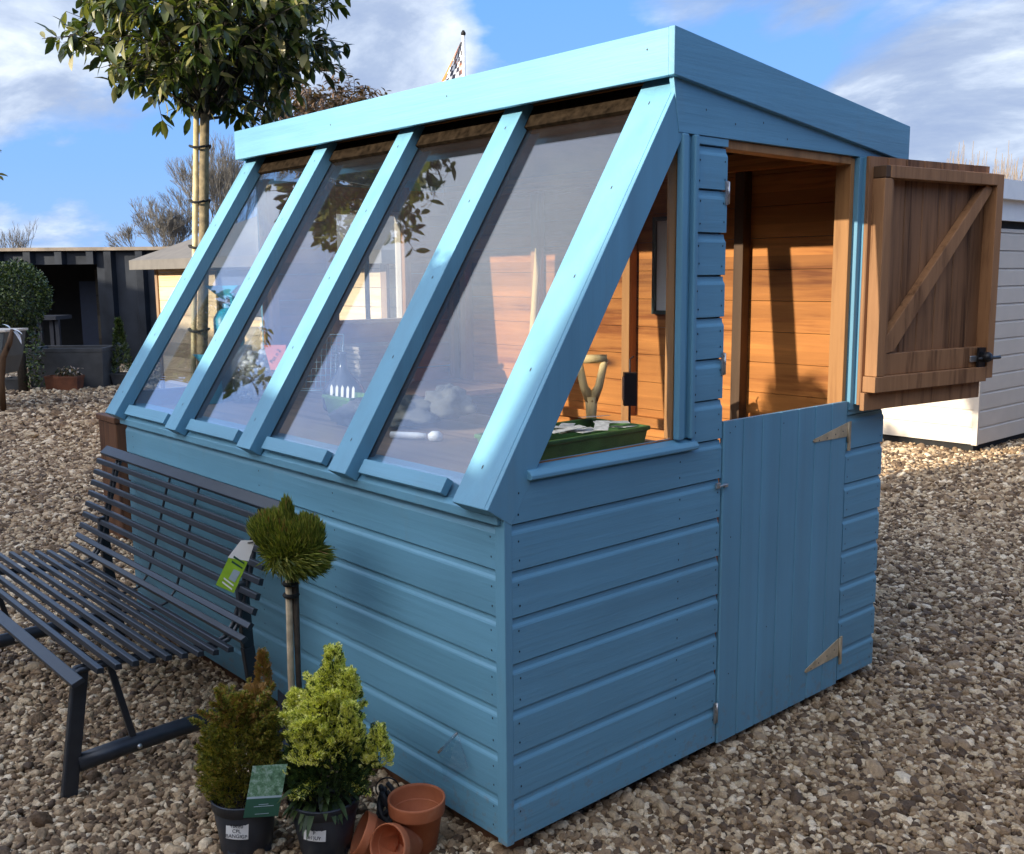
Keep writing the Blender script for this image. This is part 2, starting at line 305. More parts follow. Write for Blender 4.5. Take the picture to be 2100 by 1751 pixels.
def pebbles():
    m, nt, b = mat('pebble', (.3, .25, .2), .62, 0, .4)
    oi = N(nt, 'ShaderNodeObjectInfo')
    c = ramp(nt, oi.outputs['Random'], [(0, (.075, .046, .026)), (.2, (.18, .116, .064)), (.42, (.31, .21, .12)), (.66, (.46, .335, .205)), (.86, (.66, .52, .34)), (1, (.90, .76, .56))])
    n = noise(nt, 2.2, detail=5, rough=.65)
    c = mix(nt, 1, c, ramp(nt, n, [(.3, (.62, .58, .55)), (.7, (1.2, 1.18, 1.12))]), 'MULTIPLY')
    L(nt, c, b.inputs['Base Color']); bump(nt, b, noise(nt, 6, detail=4), .35, .15)
    fwd = np.array([fw.x, fw.y]); c0 = np.array([CAM.x, CAM.y]); P = []
    for (r0, r1, sp, sc, lay) in ((.5, 3.6, .0132, 1.0, 2), (3.6, 6.5, .0165, 1.15, 1.7), (6.5, 10, .023, 1.5, 1.5), (10, 19, .038, 2.2, 1.4)):
        n = int(2*r1/sp)
        gx, gy = np.meshgrid(np.arange(-n, n)*sp, np.arange(-n, n)*sp)
        keep = []
        for l in range(int(math.ceil(lay))):
            p = np.stack([gx.ravel(), gy.ravel()], 1)
            if l == 1: p = p[npr.random(len(p)) < (lay-1)*.75]
            p = p+npr.uniform(-.6, .6, p.shape)*sp
            d = np.hypot(p[:, 0], p[:, 1]); ca = (p@fwd)/np.maximum(d, 1e-6)
            k = (d > r0) & (d < r1) & (ca > math.cos(R(38)))
            p = p[k]+c0
            inside = (p[:, 0] > -2.28) & (p[:, 0] < -.03) & (p[:, 1] > .05) & (p[:, 1] < 1.68)
            hid = (p[:, 0] < -2.4) & (p[:, 1] > 1.75+(-p[:, 0])*.42) & (p[:, 1] < 6.4)
            p = p[~inside & ~hid]
            z = np.full(len(p), G)+l*.006*sc+npr.uniform(-.004, .004, len(p))*sc
            keep.append(np.c_[p, z, np.full(len(p), sc)])
        P.append(np.concatenate(keep))
    P = np.concatenate(P); n = len(P)
    base_s = npr.lognormal(0, .34, n)*.0078*P[:, 3]
    sc = np.c_[base_s*npr.uniform(.95, 1.5, n), base_s*npr.uniform(.75, 1.05, n), base_s*npr.uniform(.6, .95, n)]
    rot = np.c_[npr.normal(0, .35, n), npr.normal(0, .35, n), npr.uniform(0, 6.28, n)]
    me = bpy.data.meshes.new('gravel'); me.vertices.add(n); me.vertices.foreach_set('co', P[:, :3].astype(np.float32).ravel())
    for nm, arr in (('psc', sc), ('prot', rot)):
        a = me.attributes.new(nm, 'FLOAT_VECTOR', 'POINT'); a.data.foreach_set('vector', arr.astype(np.float32).ravel())
    a = me.attributes.new('pidx', 'INT', 'POINT'); a.data.foreach_set('value', npr.integers(0, 7, n).astype(np.int32))
    ob = bpy.data.objects.new('gravel', me); COL.objects.link(ob); me.materials.append(m)
    tag(ob, 'loose brown and cream gravel covering the sales yard', 'gravel', kind='stuff')
    ng = bpy.data.node_groups.new('pebble_scatter', 'GeometryNodeTree')
    ng.interface.new_socket('Geometry', in_out='INPUT', socket_type='NodeSocketGeometry'); ng.interface.new_socket('Geometry', in_out='OUTPUT', socket_type='NodeSocketGeometry')
    gi = ng.nodes.new('NodeGroupInput'); go = ng.nodes.new('NodeGroupOutput')
    g2i = ng.nodes.new('GeometryNodeGeometryToInstance')
    for k in range(7):
        ic = ng.nodes.new('GeometryNodeMeshIcoSphere'); ic.inputs['Radius'].default_value = 1; ic.inputs['Subdivisions'].default_value = 3
        po = ng.nodes.new('GeometryNodeInputPosition'); ad = ng.nodes.new('ShaderNodeVectorMath'); ad.operation = 'ADD'; ad.inputs[1].default_value = (k*7.3, k*3.1, k*5.7)
        ng.links.new(po.outputs[0], ad.inputs[0])
        tn = ng.nodes.new('ShaderNodeTexNoise'); tn.inputs['Scale'].default_value = .75; tn.inputs['Detail'].default_value = 2.0; ng.links.new(ad.outputs[0], tn.inputs['Vector'])
        sb = ng.nodes.new('ShaderNodeVectorMath'); sb.operation = 'SUBTRACT'; sb.inputs[1].default_value = (.5, .5, .5); ng.links.new(tn.outputs['Color'], sb.inputs[0])
        sc_ = ng.nodes.new('ShaderNodeVectorMath'); sc_.operation = 'SCALE'; sc_.inputs['Scale'].default_value = 1.45; ng.links.new(sb.outputs[0], sc_.inputs[0])
        sp_ = ng.nodes.new('GeometryNodeSetPosition'); ng.links.new(ic.outputs[0], sp_.inputs[0]); ng.links.new(sc_.outputs[0], sp_.inputs['Offset'])
        ss = ng.nodes.new('GeometryNodeSetShadeSmooth'); ng.links.new(sp_.outputs[0], ss.inputs[0])
        sm = ng.nodes.new('GeometryNodeSetMaterial'); sm.inputs['Material'].default_value = m; ng.links.new(ss.outputs[0], sm.inputs[0])
        ng.links.new(sm.outputs[0], g2i.inputs[0])
    def attr(nm, dt):
        a = ng.nodes.new('GeometryNodeInputNamedAttribute'); a.data_type = dt; a.inputs['Name'].default_value = nm; return a.outputs[0]
    ip = ng.nodes.new('GeometryNodeInstanceOnPoints'); ip.inputs['Pick Instance'].default_value = True
    ng.links.new(gi.outputs[0], ip.inputs['Points']); ng.links.new(g2i.outputs[0], ip.inputs['Instance'])
    ng.links.new(attr('pidx', 'INT'), ip.inputs['Instance Index'])
    ng.links.new(attr('prot', 'FLOAT_VECTOR'), ip.inputs['Rotation']); ng.links.new(attr('psc', 'FLOAT_VECTOR'), ip.inputs['Scale'])
    ng.links.new(ip.outputs[0], go.inputs[0])
    md = ob.modifiers.new('scatter', 'NODES'); md.node_group = ng
    print('pebbles', n)
pebbles()

# ------------------------------------------------------------------ the blue potting shed
X0, X1, D = -2.3225, 0.0, 1.7243
B0, BP = .1123, .115
YS, ZS = -.0719, .8483
TY, TZ = .5448, .8386                                   # slope tangent; normal (0,-TZ,TY)
def sl_(s, o): return (YS+TY*s-TZ*o, ZS+TZ*s+TY*o)      # slope length, offset outward -> (y,z)
shed = root('potting_shed', (-1.16, .86, G), 'light blue painted timber potting shed with sloping glazed front and open stable door', 'shed')
def siding(mb, fn, u0, u1, zlo, zhi, nails=(), t=.012):
    k = -1
    while True:
        z0 = B0+BP*k if k >= 0 else 0.0
        z1 = B0+BP*(k+1) if k >= 0 else B0
        k += 1
        if z1 <= zlo+.004: continue
        if z0 >= zhi-.004: break
        j = rnd.uniform(-.0008, .0008); tt = t+j
        j2 = rnd.uniform(0, .0012); pr = [(z0, tt-.0008), (z0+.0008+j2*0, tt), (z1-.027, tt), (z1-.0225, tt-.0016), (z1-.017, tt-.0054), (z1-.010, tt-.0072), (z1-.0044, tt-.0076), (z1-.0044, tt-.0185), (z1, tt-.0185)]
        def ev(z):
            for (a, da), (b, db) in zip(pr, pr[1:]):
                if a <= z <= b: return da+(db-da)*((z-a)/(b-a) if b > a else 0)
            return tt
        lo, hi = max(z0, zlo), min(z1, zhi)
        p = [(d, z) for z, d in pr if lo < z < hi or z in (lo, hi)]
        if z0 < lo: p = [(ev(lo), lo)]+p
        if z1 > hi: p = p+[(ev(hi), hi)]
        p = [(-.008, lo)]+p+[(-.008, hi)]
        mb.prism(p, lambda u, d, z: fn(u, d, z), u0, u1)
        for u in nails:
            for zf in (.22, .66):
                zc = z0+(z1-z0)*zf+rnd.uniform(-.006, .006)
                if lo+.01 < zc < hi-.03:
                    a = .0023; uu = u+rnd.uniform(-.003, .003); e = tt+.0008
                    vs = [fn(uu+a*math.cos(q), e, zc+a*1.3*math.sin(q)) for q in np.linspace(0, 2*math.pi, 7)[:-1]]
                    mb.add(vs, [tuple(range(6)), tuple(range(6))[::-1]], 1)
gab = lambda u, d, z: (X1+d, u, z)
frt = lambda u, d, z: (u, -d, z)
D1, D2, DT, DO = .8085, 1.4778, .9641, 1.7391
mb = MB(); siding(mb, gab, .004, D1-.004, 0, .912, (.025, .62, .79))
siding(mb, gab, .668, D1-.004, .912, 1.742, (.685, .79)); mb.build('gable_wall', [PY, NAIL], shed)
mb = MB(); siding(mb, gab, D2+.006, D-.004, 0, 1.80, (1.50, 1.70)); mb.build('hinge_side_wall', [PY, NAIL], shed)
mb = MB(); siding(mb, frt, X0, -.024, 0, .812, (-.045, -.75, -1.2, -2.25)); mb.build('front_wall', [PX, NAIL], shed)
# corner post, gable head board
mb = MB(); mb.box((-.022, -.020, -.004), (.0125, .0035, .815)); mb.build('corner_trim', PZ, shed, .0015)
mb = MB(); mb.prism([(.590, 1.744), (1.728, 1.744), (1.728, 1.80), (.640, 1.925), (.560, 1.91)], lambda u, y, z: (u, y, z), .0, .0155)
for y, z in ((.70, 1.895), (.70, 1.81), (.83, 1.785), (.96, 1.80), (1.08, 1.765)):
    mb.add([(.0165, y+.002*math.cos(a), z+.0035*math.sin(a)) for a in np.linspace(0, 6.283, 7)[:-1]], [tuple(range(6))], 1)
mb.build('gable_head_board', [PY, NAIL], shed, .001)
# left gable and rear wall, floor, bearers
mb = MB(); x = X0
for (y0, y1, z0, z1) in ((0, D, 0, .93), (.62, .98, .93, 1.80), (.98, 1.35, .93, 1.18), (.98, 1.35, 1.67, 1.80), (1.35, D, .93, 1.78)):
    mb.box((x-.012, y0, z0), (x, y1, z1))
mb.build('end_wall', PY, shed)
mb = MB(); mb.box((X0-.012, D-.010, 0), (X1-.002, D+.002, 1.78)); mb.build('rear_wall', PX, shed)
mb = MB(); mb.box((X0+.01, .012, -.002), (-.010, D-.012, .014)); mb.build('floor', ORX, shed)
mb = MB()
mb.box((X0+.02, .012, G-.012), (-.012, .057, -.003)); mb.build('floor_bearer', SLEEP, shed)
for y in (.58, 1.14, 1.655): mb = MB(); mb.box((X0+.02, y, G-.012), (-.03, y+.045, -.003)); mb.build('floor_bearer', DARKW, shed)
# interior lining boards
mb = MB(); z = .016
while z < 1.90:
    h = .1135; top = z+h
    mb.box((X0+.022, D-.026, z), (-.012, D-.0105, min(top, 1.80)))
    z += .115
mb.build('rear_lining', ORX, shed, .001)
mb = MB(); z = .016
while z < 1.78:
    top = min(z+.1135, 1.79)
    for (y0, y1, za, zb) in ((.03, D-.027, 0, .93), (.62, .98, .93, 1.80), (.98, 1.35, .93, 1.18), (.98, 1.35, 1.67, 1.80), (1.35, D-.027, .93, 1.80)):
        a, b = max(z, za), min(top, zb)
        if b-a > .006: mb.box((X0+.001, y0, a), (X0+.014, y1, b))
    z += .115
mb.build('end_lining', ORY, shed)
mb = MB(); z = .016
while z < .90:
    mb.box((-.020, .02, z), (-.0075, D1-.01, z+.1135)); mb.box((X0+.02, .007, z), (-.024, .018, min(z+.1135, .80))); z += .115
z = .935
while z < 1.72: mb.box((-.020, .675, z), (-.0075, D1-.01, z+.1135)); z += .115
mb.build('front_lining', ORY, shed)
for i, x in enumerate((-.558, -1.119, -1.68, -2.2)):
    mb = MB(); mb.box((x-.021, D-.075, .014), (x+.021, D-.027, 1.80)); mb.build('stud', ORZ if i else DARKW, shed, .002)  # first stud darker: its shaded side is put into the colour
for y in (.655, .96, 1.37, 1.66):
    mb = MB(); mb.box((X0+.015, y-.018, .014), (X0+.055, y+.018, 1.8)); mb.build('stud', ORZ, shed, .002)
mb = MB(); mb.box((X0+.1, D-.062, .75), (-.60, D-.0265, .79)); mb.build('noggin', ORX, shed, .002)
# window by the door: frame, sill, pane, jamb
def wtri(xp, th, mt, name, par):
    lo = .935
    s0 = (lo-ZS+TY*.084)/TZ; a = sl_(s0, -.084); s1 = (1.74-ZS+TY*.084)/TZ; b = sl_(s1, -.084)
    mb = MB(); mb.prism([(a[0], lo), (.604, lo), (.604, 1.742), (min(b[0], .60), 1.742)], lambda u, y, z: (u, y, z), xp, xp+th); return mb.build(name, mt, par)
win = MB(); win.box((-.002, .604, .934), (.020, .628, 1.743)); win.box((-.008, .6285, .934), (.008, .650, 1.743)); win.box((-.008, .6505, .934), (.024, .667, 1.743))
wf = win.build('window_frame', PZ, shed, .004)
wtri(-.006, .003, GLW, 'pane', wf)
mb = MB(); mb.prism([(-.02, .908), (.024, .902), (.030, .905), (.030, .914), (.020, .924), (-.02, .936)], lambda u, x, z: (x, u, z), .052, .682)
mb.build('window_sill', PY, shed, .002)
mb = MB(); mb.box((-.030, .610, .93), (-.0085, .626, 1.74)); mb.box((-.052, .6265, .93), (-.0215, .665, 1.75)); mb.build('window_post', ORZ, shed, .002)
# far triangular window and end window
wtri(X0-.008, .003, GLW, 'far_window_pane', shed)
mb = MB(); mb.box((X0-.007, .98, 1.18), (X0-.004, 1.35, 1.67)); ew = MB()
for a, b in (((.965, 1.165), (.982, 1.685)), ((1.348, 1.165), (1.365, 1.685)), ((.9825, 1.165), (1.3475, 1.182)), ((.9825, 1.668), (1.3475, 1.685))):
    ew.box((X0-.02, a[0], a[1]), (X0+.028, b[0], b[1]))
ewo = ew.build('end_window', WSH, shed, .002); mb.build('pane', GLW, ewo)
# glazed slope: bars, side cover boards, panes, retainers, header
def bar(x0, x1, s0, s1, o0, o1, name, mt, bev=.002, nails=0):
    mb = MB(); p = [sl_(s0, o0), sl_(s1, o0), sl_(s1, o1), sl_(s0, o1)]
    mb.prism(p, lambda u, y, z: (u, y, z), x0, x1)
    for i in range(nails):
        s = s0+.10+(s1-s0-.2)*i/(max(1, nails-1)); xx = (x0+x1)/2+rnd.uniform(-.012, .012); y, z = sl_(s, max(o0, o1)+.0007)
        mb.add([(xx+.0022*math.cos(a), y+TY*.006*math.sin(a), z+TZ*.006*math.sin(a)) for a in np.linspace(0, 6.283, 7)[:-1]], [tuple(range(6))], 1)
    return mb.build(name, [mt, NAIL], shed, bev)
PS = PZ
SM = 1.262
GX = [(-.118, -.0005), (-.680, -.589), (-1.2326, -1.1415), (-1.7919, -1.7008), (-2.3614, -2.2703)]
for i, (a, b) in enumerate(GX): bar(a, b, 0.0, SM, -.046, 0, 'glazing_bar', PS, nails=5)
bar(.0, .0135, 0.0, SM-.005, -.088, 0, 'bar_cover_board', PS)
bar(-2.375, -2.362, 0.0, SM-.005, -.088, 0, 'bar_cover_board', PS)
for i in range(4):
    b0, b1 = GX[i+1][1], GX[i][0]
    bar(b0-.012, b1+.012, .022, SM, -.0495, -.047, 'glazing_pane', GLZ, 0)
    w = b1-b0; bar(b0+.018, b0+w*.82, .020, .062, -.0468, -.024, 'glass_retainer', PX, .0015, 0)
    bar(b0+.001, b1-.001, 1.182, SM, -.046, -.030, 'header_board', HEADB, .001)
mb = MB(); mb.prism([(-.030, .803), (-.030, .826), (-.004, .848), (.020, .880), (.07, .880), (.07, .803)], lambda u, y, z: (u, y, z), X0-.01, -.001)
mb.build('front_sill', PX, shed, .002)
for a, b in GX[1:4]: bar(a+.02, b-.02, .05, SM-.02, -.078, -.051, 'rafter', DARKW)
# roof: deck, felt, fascias
FX0, FX1, FY0, FY1 = -2.372, .030, .549, 1.7736
ZT0, ZT1, FH = 1.9987, 1.8606, .1178
def ry(y, o): return ZT0+(ZT1-ZT0)*(y-FY0)/(FY1-FY0)+o
mb = MB(); mb.prism([(FY0+.02, ry(FY0+.02, -.058)), (FY1-.02, ry(FY1-.02, -.058)), (FY1-.02, ry(FY1-.02, -.035)), (FY0+.02, ry(FY0+.02, -.035))], lambda u, y, z: (u, y, z), FX0+.018, FX1-.018)
mb.build('roof_deck', DARKW, shed)
mb = MB(); mb.prism([(FY0+.019, ry(FY0+.019, -.034)), (FY1-.019, ry(FY1-.019, -.034)), (FY1-.019, ry(FY1-.019, -.030)), (FY0+.019, ry(FY0+.019, -.030))], lambda u, y, z: (u, y, z), FX0+.019, FX1-.019)
mb.build('roof_felt', FELT, shed)
mb = MB(); mb.box((FX0, FY0, ZT0-FH), (FX1-.0195, FY0+.019, ZT0))
for x, z in ((-.06, 1.955), (-.9, 1.95), (-1.6, 1.94)): mb.add([(x+.003*math.cos(a), FY0-.0006, z+.003*math.sin(a)) for a in np.linspace(0, 6.283, 7)[:-1]], [tuple(range(6))], 1)
mb.build('front_fascia', [PX, NAIL], shed, .002)
mb = MB(); mb.prism([(FY0-.001, ZT0-FH), (FY1, ZT1-FH), (FY1, ZT1), (FY0-.001, ZT0+.001)], lambda u, y, z: (u, y, z), FX1-.019, FX1+.001); mb.build('side_fascia', PY, shed, .002)
mb = MB(); mb.prism([(FY0+.02, ZT0-FH), (FY1, ZT1-FH), (FY1, ZT1), (FY0+.02, ZT0)], lambda u, y, z: (u, y, z), FX0, FX0+.018); mb.build('side_fascia', PY, shed, .002)
mb = MB(); mb.box((FX0+.02, FY1-.019, ZT1-FH), (FX1-.02, FY1-.001, ZT1)); mb.build('rear_fascia', PX, shed)
mb = MB(); mb.box((FX0+.02, FY0+.02, ZT0-FH+.012), (FX1-.02, FY0+.10, ZT0-FH+.024)); mb.build('soffit', DARKW, shed)
for y in (.64, 1.62):
    mb = MB(); mb.box((X0+.02, y, ry(y, -.125)), (-.02, y+.04, ry(y+.04, -.059))); mb.build('roof_purlin', ORX, shed)
# door frame
for (a, b) in (((-.035, D1-.014, .014), (-.002, D1-.004, DO)), ((-.050, D2-.020, DT-.02), (.004, D2+.002, DO)), ((-.045, D1-.003, DO-.020), (.004, D2-.021, DO+.004))):
    mb = MB(); mb.box(a, b); mb.build('door_jamb', ORZ, shed, .002)
mb = MB(); mb.box((-.006, D2+.004, DT-.03), (.020, D2+.028, DO+.004)); mb.build('hinge_post', PZ, shed, .002)
# lower door
def boards(mb, y0, y1, n, z0, z1, xa, xb, M=None):
    w = (y1-y0)/n
    for i in range(n):
        a, b = y0+i*w, y0+(i+1)*w; g = .0026; c = .0032
        pr = [(xa, a+g*.5), (xb-.003, a+g*.5), (xb, a+g*.5+c), (xb, b-g*.5-c), (xb-.003, b-g*.5), (xa, b-g*.5)]
        vs = [(p[0], p[1], z0) for p in pr]+[(p[0], p[1], z1) for p in pr]
        fs = [(i, (i+1) % 6, (i+1) % 6+6, i+6) for i in range(6)]+[tuple(range(6))[::-1], tuple(range(6, 12))]
        mb.add(vs, fs, 0, False, M)
mb = MB(); boards(mb, D1+.002, D2-.001, 7, -.006, DT, .002, .0155); mb.box((.001, D1+.004, .0), (.003, D2-.004, DT-.004), 1)
for yy, zz_ in ((D1+.03, .93), (D1+.055, .945), (D1+.045, .62), (D1+.24, .30), (D1+.30, .93), (D1+.05, .2)):
    mb.add([(.0165, yy+.002*math.cos(a), zz_+.0026*math.sin(a)) for a in np.linspace(0, 6.283, 7)[:-1]], [tuple(range(6))], 1)
ld = mb.build('lower_door', [PZ, BLACK], shed)
for z in (.86, .12):
    h = MB()
    h.prism([(D2-.004, z+.034), (D2-.004, z-.012 if z > .5 else z-.026), (D2-.20, z-.009 if z > .5 else z-.034), (D2-.205, z-.005 if z > .5 else z-.029), (D2-.20, z if z > .5 else z-.022)], lambda u, y, zz: (u, y, zz), .016, .0185)
    h.box((.013, D2+.010, z-.062), (.017, D2+.024, z+.036)); h.tube([(.018, D2+.003, z-.03), (.018, D2+.003, z+.034)], .0035, 8)
    for dy, dz in ((.03, .008), (.075, .003), (.125, -.003), (.17, -.006)):
        zz_ = z+dz-(0 if z > .5 else dy*.10+.004); h.add([(.0189, D2-dy+.0028*math.cos(a), zz_+.0028*math.sin(a)) for a in np.linspace(0, 6.283, 9)[:-1]], [tuple(range(8))], 1)
    h.build('hinge', [HINGE, NAIL], ld)
h = MB(); h.box((.013, D1-.030, .775), (.020, D1-.012, .790)); h.box((.016, D1+.002, .775), (.024, D1+.018, .785)); h.tube([(.024, D1-.024, .782), (.027, D1-.004, .784), (.024, D1+.014, .780)], .0028, 6)
h.build('latch', STEEL, ld, .001)
for z, c in ((.093, STEEL), (1.13, STEEL), (1.60, STEEL)):
    h = MB(); h.box((.012, D1-.014, z-.032), (.0165, D1-.003, z+.032))
    h.tube([(.0175, D1-.003, z-.03), (.0175, D1-.003, z+.03)], .003, 8)
    for k in range(4): h.box((.0165, D1-.011, z-.026+k*.015), (.0182, D1-.006, z-.019+k*.015))
    h.build('keep_plate', c, shed)
# upper leaf, swung right round
UA = R(8.5); UM = Matrix.Translation((.030, 1.502, 0)) @ Matrix.Rotation(-UA, 4, 'Z')   # local: +y along leaf, +x towards camera side
ul = MB(); boards(ul, .0, .655, 7, DT-.012, 1.745, .0, .013, UM); uo = ul.build('upper_door', DOORZ, shed)
def lb(a, b, name, mt, par=None): mb = MB(); mb.box(a, b, 0, UM); return mb.build(name, mt, par or uo, .002)
LB = .97
z0f, z1f = 1.005, 1.715
lb((.0135, .018, z0f+.042), (.060, .058, z1f-.040), 'stile', DOORF); lb((.0135, .0585, z0f+.042), (.050, .078, z1f-.040), 'stile', DOORF)
lb((.0135, .628, z0f), (.060, .668, z1f-.0005), 'stile', DOORF)
lb((.0135, .010, z0f-.01), (.062, .6275, z0f+.041), 'rail', DOORF); lb((.0135, .045, z1f-.039), (.062, .6275, z1f), 'rail', DOORF)
lb((.0135, .0785, z0f+.0415), (.040, .627, z0f+.112), 'rail', DOORF)
lb((.0135, .0, DT-.030), (.030, .640, z0f-.012), 'rail', DOORF)
lb((.0132, .02, z1f-.038), (.061, .0445, z1f-.001), 'end_block', DARKW)
mb = MB(); a = Vector((0, .085, z0f+.115)); b = Vector((0, .600, z1f-.045)); d = (b-a).normalized(); nn = Vector((0, -d.z, d.y))*.021
mb.prism([tuple(v)[1:] for v in (a-nn*.1, a+nn*1.9-d*0, b+nn*.6, b+Vector((0, .026, 0)), b-nn*1.3, a-nn*1.2+d*.03)], lambda u, y, z: UM @ Vector((u, y, z)), .0136, .044)
mb.build('brace', DOORF, uo, .002)
h = MB(); h.box((.041, .55, z0f+.060), (.047, .66, z0f+.082), 0, UM)
lo = h.build('latch', STEEL, uo, .002)
h = MB(); h.box((.0475, .585, z0f+.035), (.056, .625, z0f+.110), 0, UM); h.tube([UM @ Vector((.064, .57, z0f+.072)), UM @ Vector((.064, .70, z0f+.072))], .006, 8); h.lathe([(.0, -.01), (.018, -.01), (.018, .02), (.012, .03), (0, .03)], 12, 0, UM @ T((.060, .605, z0f+.078), ry=R(90)))
h.build('latch_body', BLKM, lo)
mb = MB(); mb.box((-.0135, .001, DT-.010), (-.0005, .012, 1.744), 0, UM); mb.build('painted_edge', PZ, uo)
# staging inside
mb = MB(); mb.box((X0+.03, .075, .845), (-.05, .70, .868)); mb.box((X0+.03, .7005, .845), (X0+.55, 1.64, .868)); mb.build('staging_top', STAGE, shed, .002)
for x, y in ((-.10, .12), (-.10, .64), (-1.2, .64), (X0+.5, 1.58), (X0+.08, .12)):
    mb = MB(); mb.box((x-.02, y-.02, .015), (x+.02, y+.02, .844)); mb.build('staging_leg', ORZ, shed)
mb = MB(); mb.box((-1.55, .70, .868), (-.05, .722, .90)); mb.build('staging_upstand', STAGE, shed)

# ------------------------------------------------------------------ things inside the shed
Z = .868
def trough(mb, cx, cy, z, lx, ly, h, flare, th=.006, rim=.012, rz=0, mi=0):
    M = T((cx, cy, z), rz)
    def ring(f, zz, ins): a, b = lx/2-ins+f, ly/2-ins+f; return [(-a, -b, zz), (a, -b, zz), (a, b, zz), (-a, b, zz)]
    rings = [ring(0, 0, 0), ring(flare, h-rim, 0), ring(flare+.006, h-rim, 0), ring(flare+.006, h, 0), ring(flare, h, th), ring(0, .006, th)]
    vs = sum(rings, []); fs = [(i*4+k, i*4+(k+1) % 4, (i+1)*4+(k+1) % 4, (i+1)*4+k) for i in range(5) for k in range(4)]
    fs += [(3, 2, 1, 0), (20, 21, 22, 23)]; mb.add(vs, fs, mi, False, M)
GREENP = simple('green_tray_plastic', (.07, .17, .035), .4, var=.35, sc=14); GREYC = simple('grey_cloth', (.085, .085, .075), .9, var=.4, sc=20, bs=.5)
BOTTLE = simple('dark_blue_glass', (.03, .04, .06), .12); TURQ = simple('turquoise_plastic', (.02, .42, .62), .4); REDC = simple('salmon_card', (.75, .22, .16), .6, bs=0)
tr = root('seed_tray', (-.28, .40, Z), 'long green plastic seed tray on the staging behind the gable window', 'tray')
mb = MB(); trough(mb, -.235, .42, Z+.001, .20, .42, .088, .012); mb.build('tray', GREENP, tr, .003)
mb = MB()
for i in range(14):
    a = npr.uniform(-.13, .13); c = npr.uniform(-.22, .22); a *= .6; c *= .85; mb.box((-.02, -.05, 0), (.02, .05, .0012), 0, T((-.235+a, .42+c, Z+.084+i*.0013), rnd.uniform(0, 3), rnd.uniform(-.15, .15)))
mb.build('paper_scraps', simple('old_newspaper', (.5, .48, .44), .8, var=.4, sc=70, bs=0), tr)
# spade handle
sp = root('spade', (-.62, .90, .014), 'pale wooden D handle of a garden spade behind the green tray', 'spade')
mb = MB(); c = Vector((-.67, .98, 0))
ux = Vector((cr.x, cr.y, 0)).normalized()
def sv(a, z): return c+ux*a+Vector((0, 0, z))
mb.tube([sv(0, .05), sv(0, .90), sv(0, .965)], [.018, .018, .023], 10); mb.tube([sv(0, .95), sv(-.026, 1.0), sv(-.046, 1.095)], [.022, .014, .013], 8); mb.tube([sv(0, .95), sv(.026, 1.0), sv(.046, 1.095)], [.022, .014, .013], 8)
mb.tube([sv(-.052, 1.095), sv(.052, 1.095)], .0155, 10); mb.build('handle', PALEW, sp)
mb = MB(); mb.box((-.075, -.003, 0), (.075, .003, .22), 0, T((c.x, c.y, .016), YAW)); mb.build('blade', STEEL, sp, .002)
ln = root('hand_lantern', (-.58, 1.08, .95), 'small black and silver torch lantern hanging beside the spade handle', 'lantern')
mb = MB(); mb.box((-.022, -.02, 0), (.022, .02, .115), 0, T((-.60, 1.10, .93), YAW)); mb.tube([(-.60, 1.10, 1.045), (-.61, 1.11, 1.09), (-.60, 1.12, 1.10)], .003, 6); mb.tube([(-.60, 1.10, .93), (-.60, 1.10, Z)], .004, 6); mb.build('body', BLKM, ln, .006)
mb = MB(); mb.box((-.026, -.024, .02), (-.0225, .015, .10), 0, T((-.60, 1.10, .93), YAW)); mb.build('lens', STEEL, ln)
# framed sheet on the rear wall
pf = root('framed_notice', (-.86, D-.05, 1.40), 'framed white sheet hanging on the rear wall beside the gable window', 'picture')
mb = MB()
for a, b in (((-1.00, 1.22), (-.985, 1.61)), ((-.735, 1.22), (-.72, 1.61)), ((-.9845, 1.22), (-.7355, 1.235)), ((-.9845, 1.595), (-.7355, 1.61))): mb.box((a[0], D-.048, a[1]), (b[0], D-.028, b[1]))
mb.build('frame', simple('dark_green_frame', (.03, .06, .05), .4), pf)
mb = MB(); mb.box((-.9845, D-.036, 1.2355), (-.7355, D-.032, 1.5945)); mb.build('sheet', WHITE, pf)
# broom handle
bh = root('broom', (-1.60, 1.58, .014), 'tall pale broom handle leaning on the rear wall', 'broom')
mb = MB(); mb.tube([(-1.66, 1.52, .10), (-1.595, 1.60, 1.50)], .016, 10); mb.build('handle', PALEW, bh)
mb = MB(); mb.box((-.12, -.025, 0), (.12, .025, .07), 0, T((-1.66, 1.52, .02))); mb.build('head', DARKW, bh, .004)
# stack of trays, slatted crates
for i in range(9):
    mb = MB(); trough(mb, -2.16+rnd.uniform(-.004, .004), 1.08, Z+.001+i*.020, .20, .26, .045, .014, rz=rnd.uniform(-.03, .03))
    tag(mb.build('seed_tray', simple('brown_tray', (.30, .26, .21), .7), None), 'shallow brown seed tray in the tall stack at the far end of the staging', 'tray', 'stacked brown seed trays')
wb = MB(); wb.box((-.035, -.02, 0), (.035, .02, .045), 0, T((-1.98, .86, Z+.001), .4)); tag(wb.build('wood_block', PALEW, None, .003), 'small pale wooden block on the far staging', 'block')
# dark bottle cloche
mb = MB(); mb.lathe([(0, 0), (.075, 0), (.082, .01), (.082, .075), (.070, .10), (.035, .135), (.017, .17), (.014, .215), (.018, .217), (.018, .225), (0, .225)], 28, 0, T((-1.62, .58, Z+.001)))
tag(mb.build('bottle', BOTTLE), 'dark long necked bell bottle standing on the staging', 'bottle')
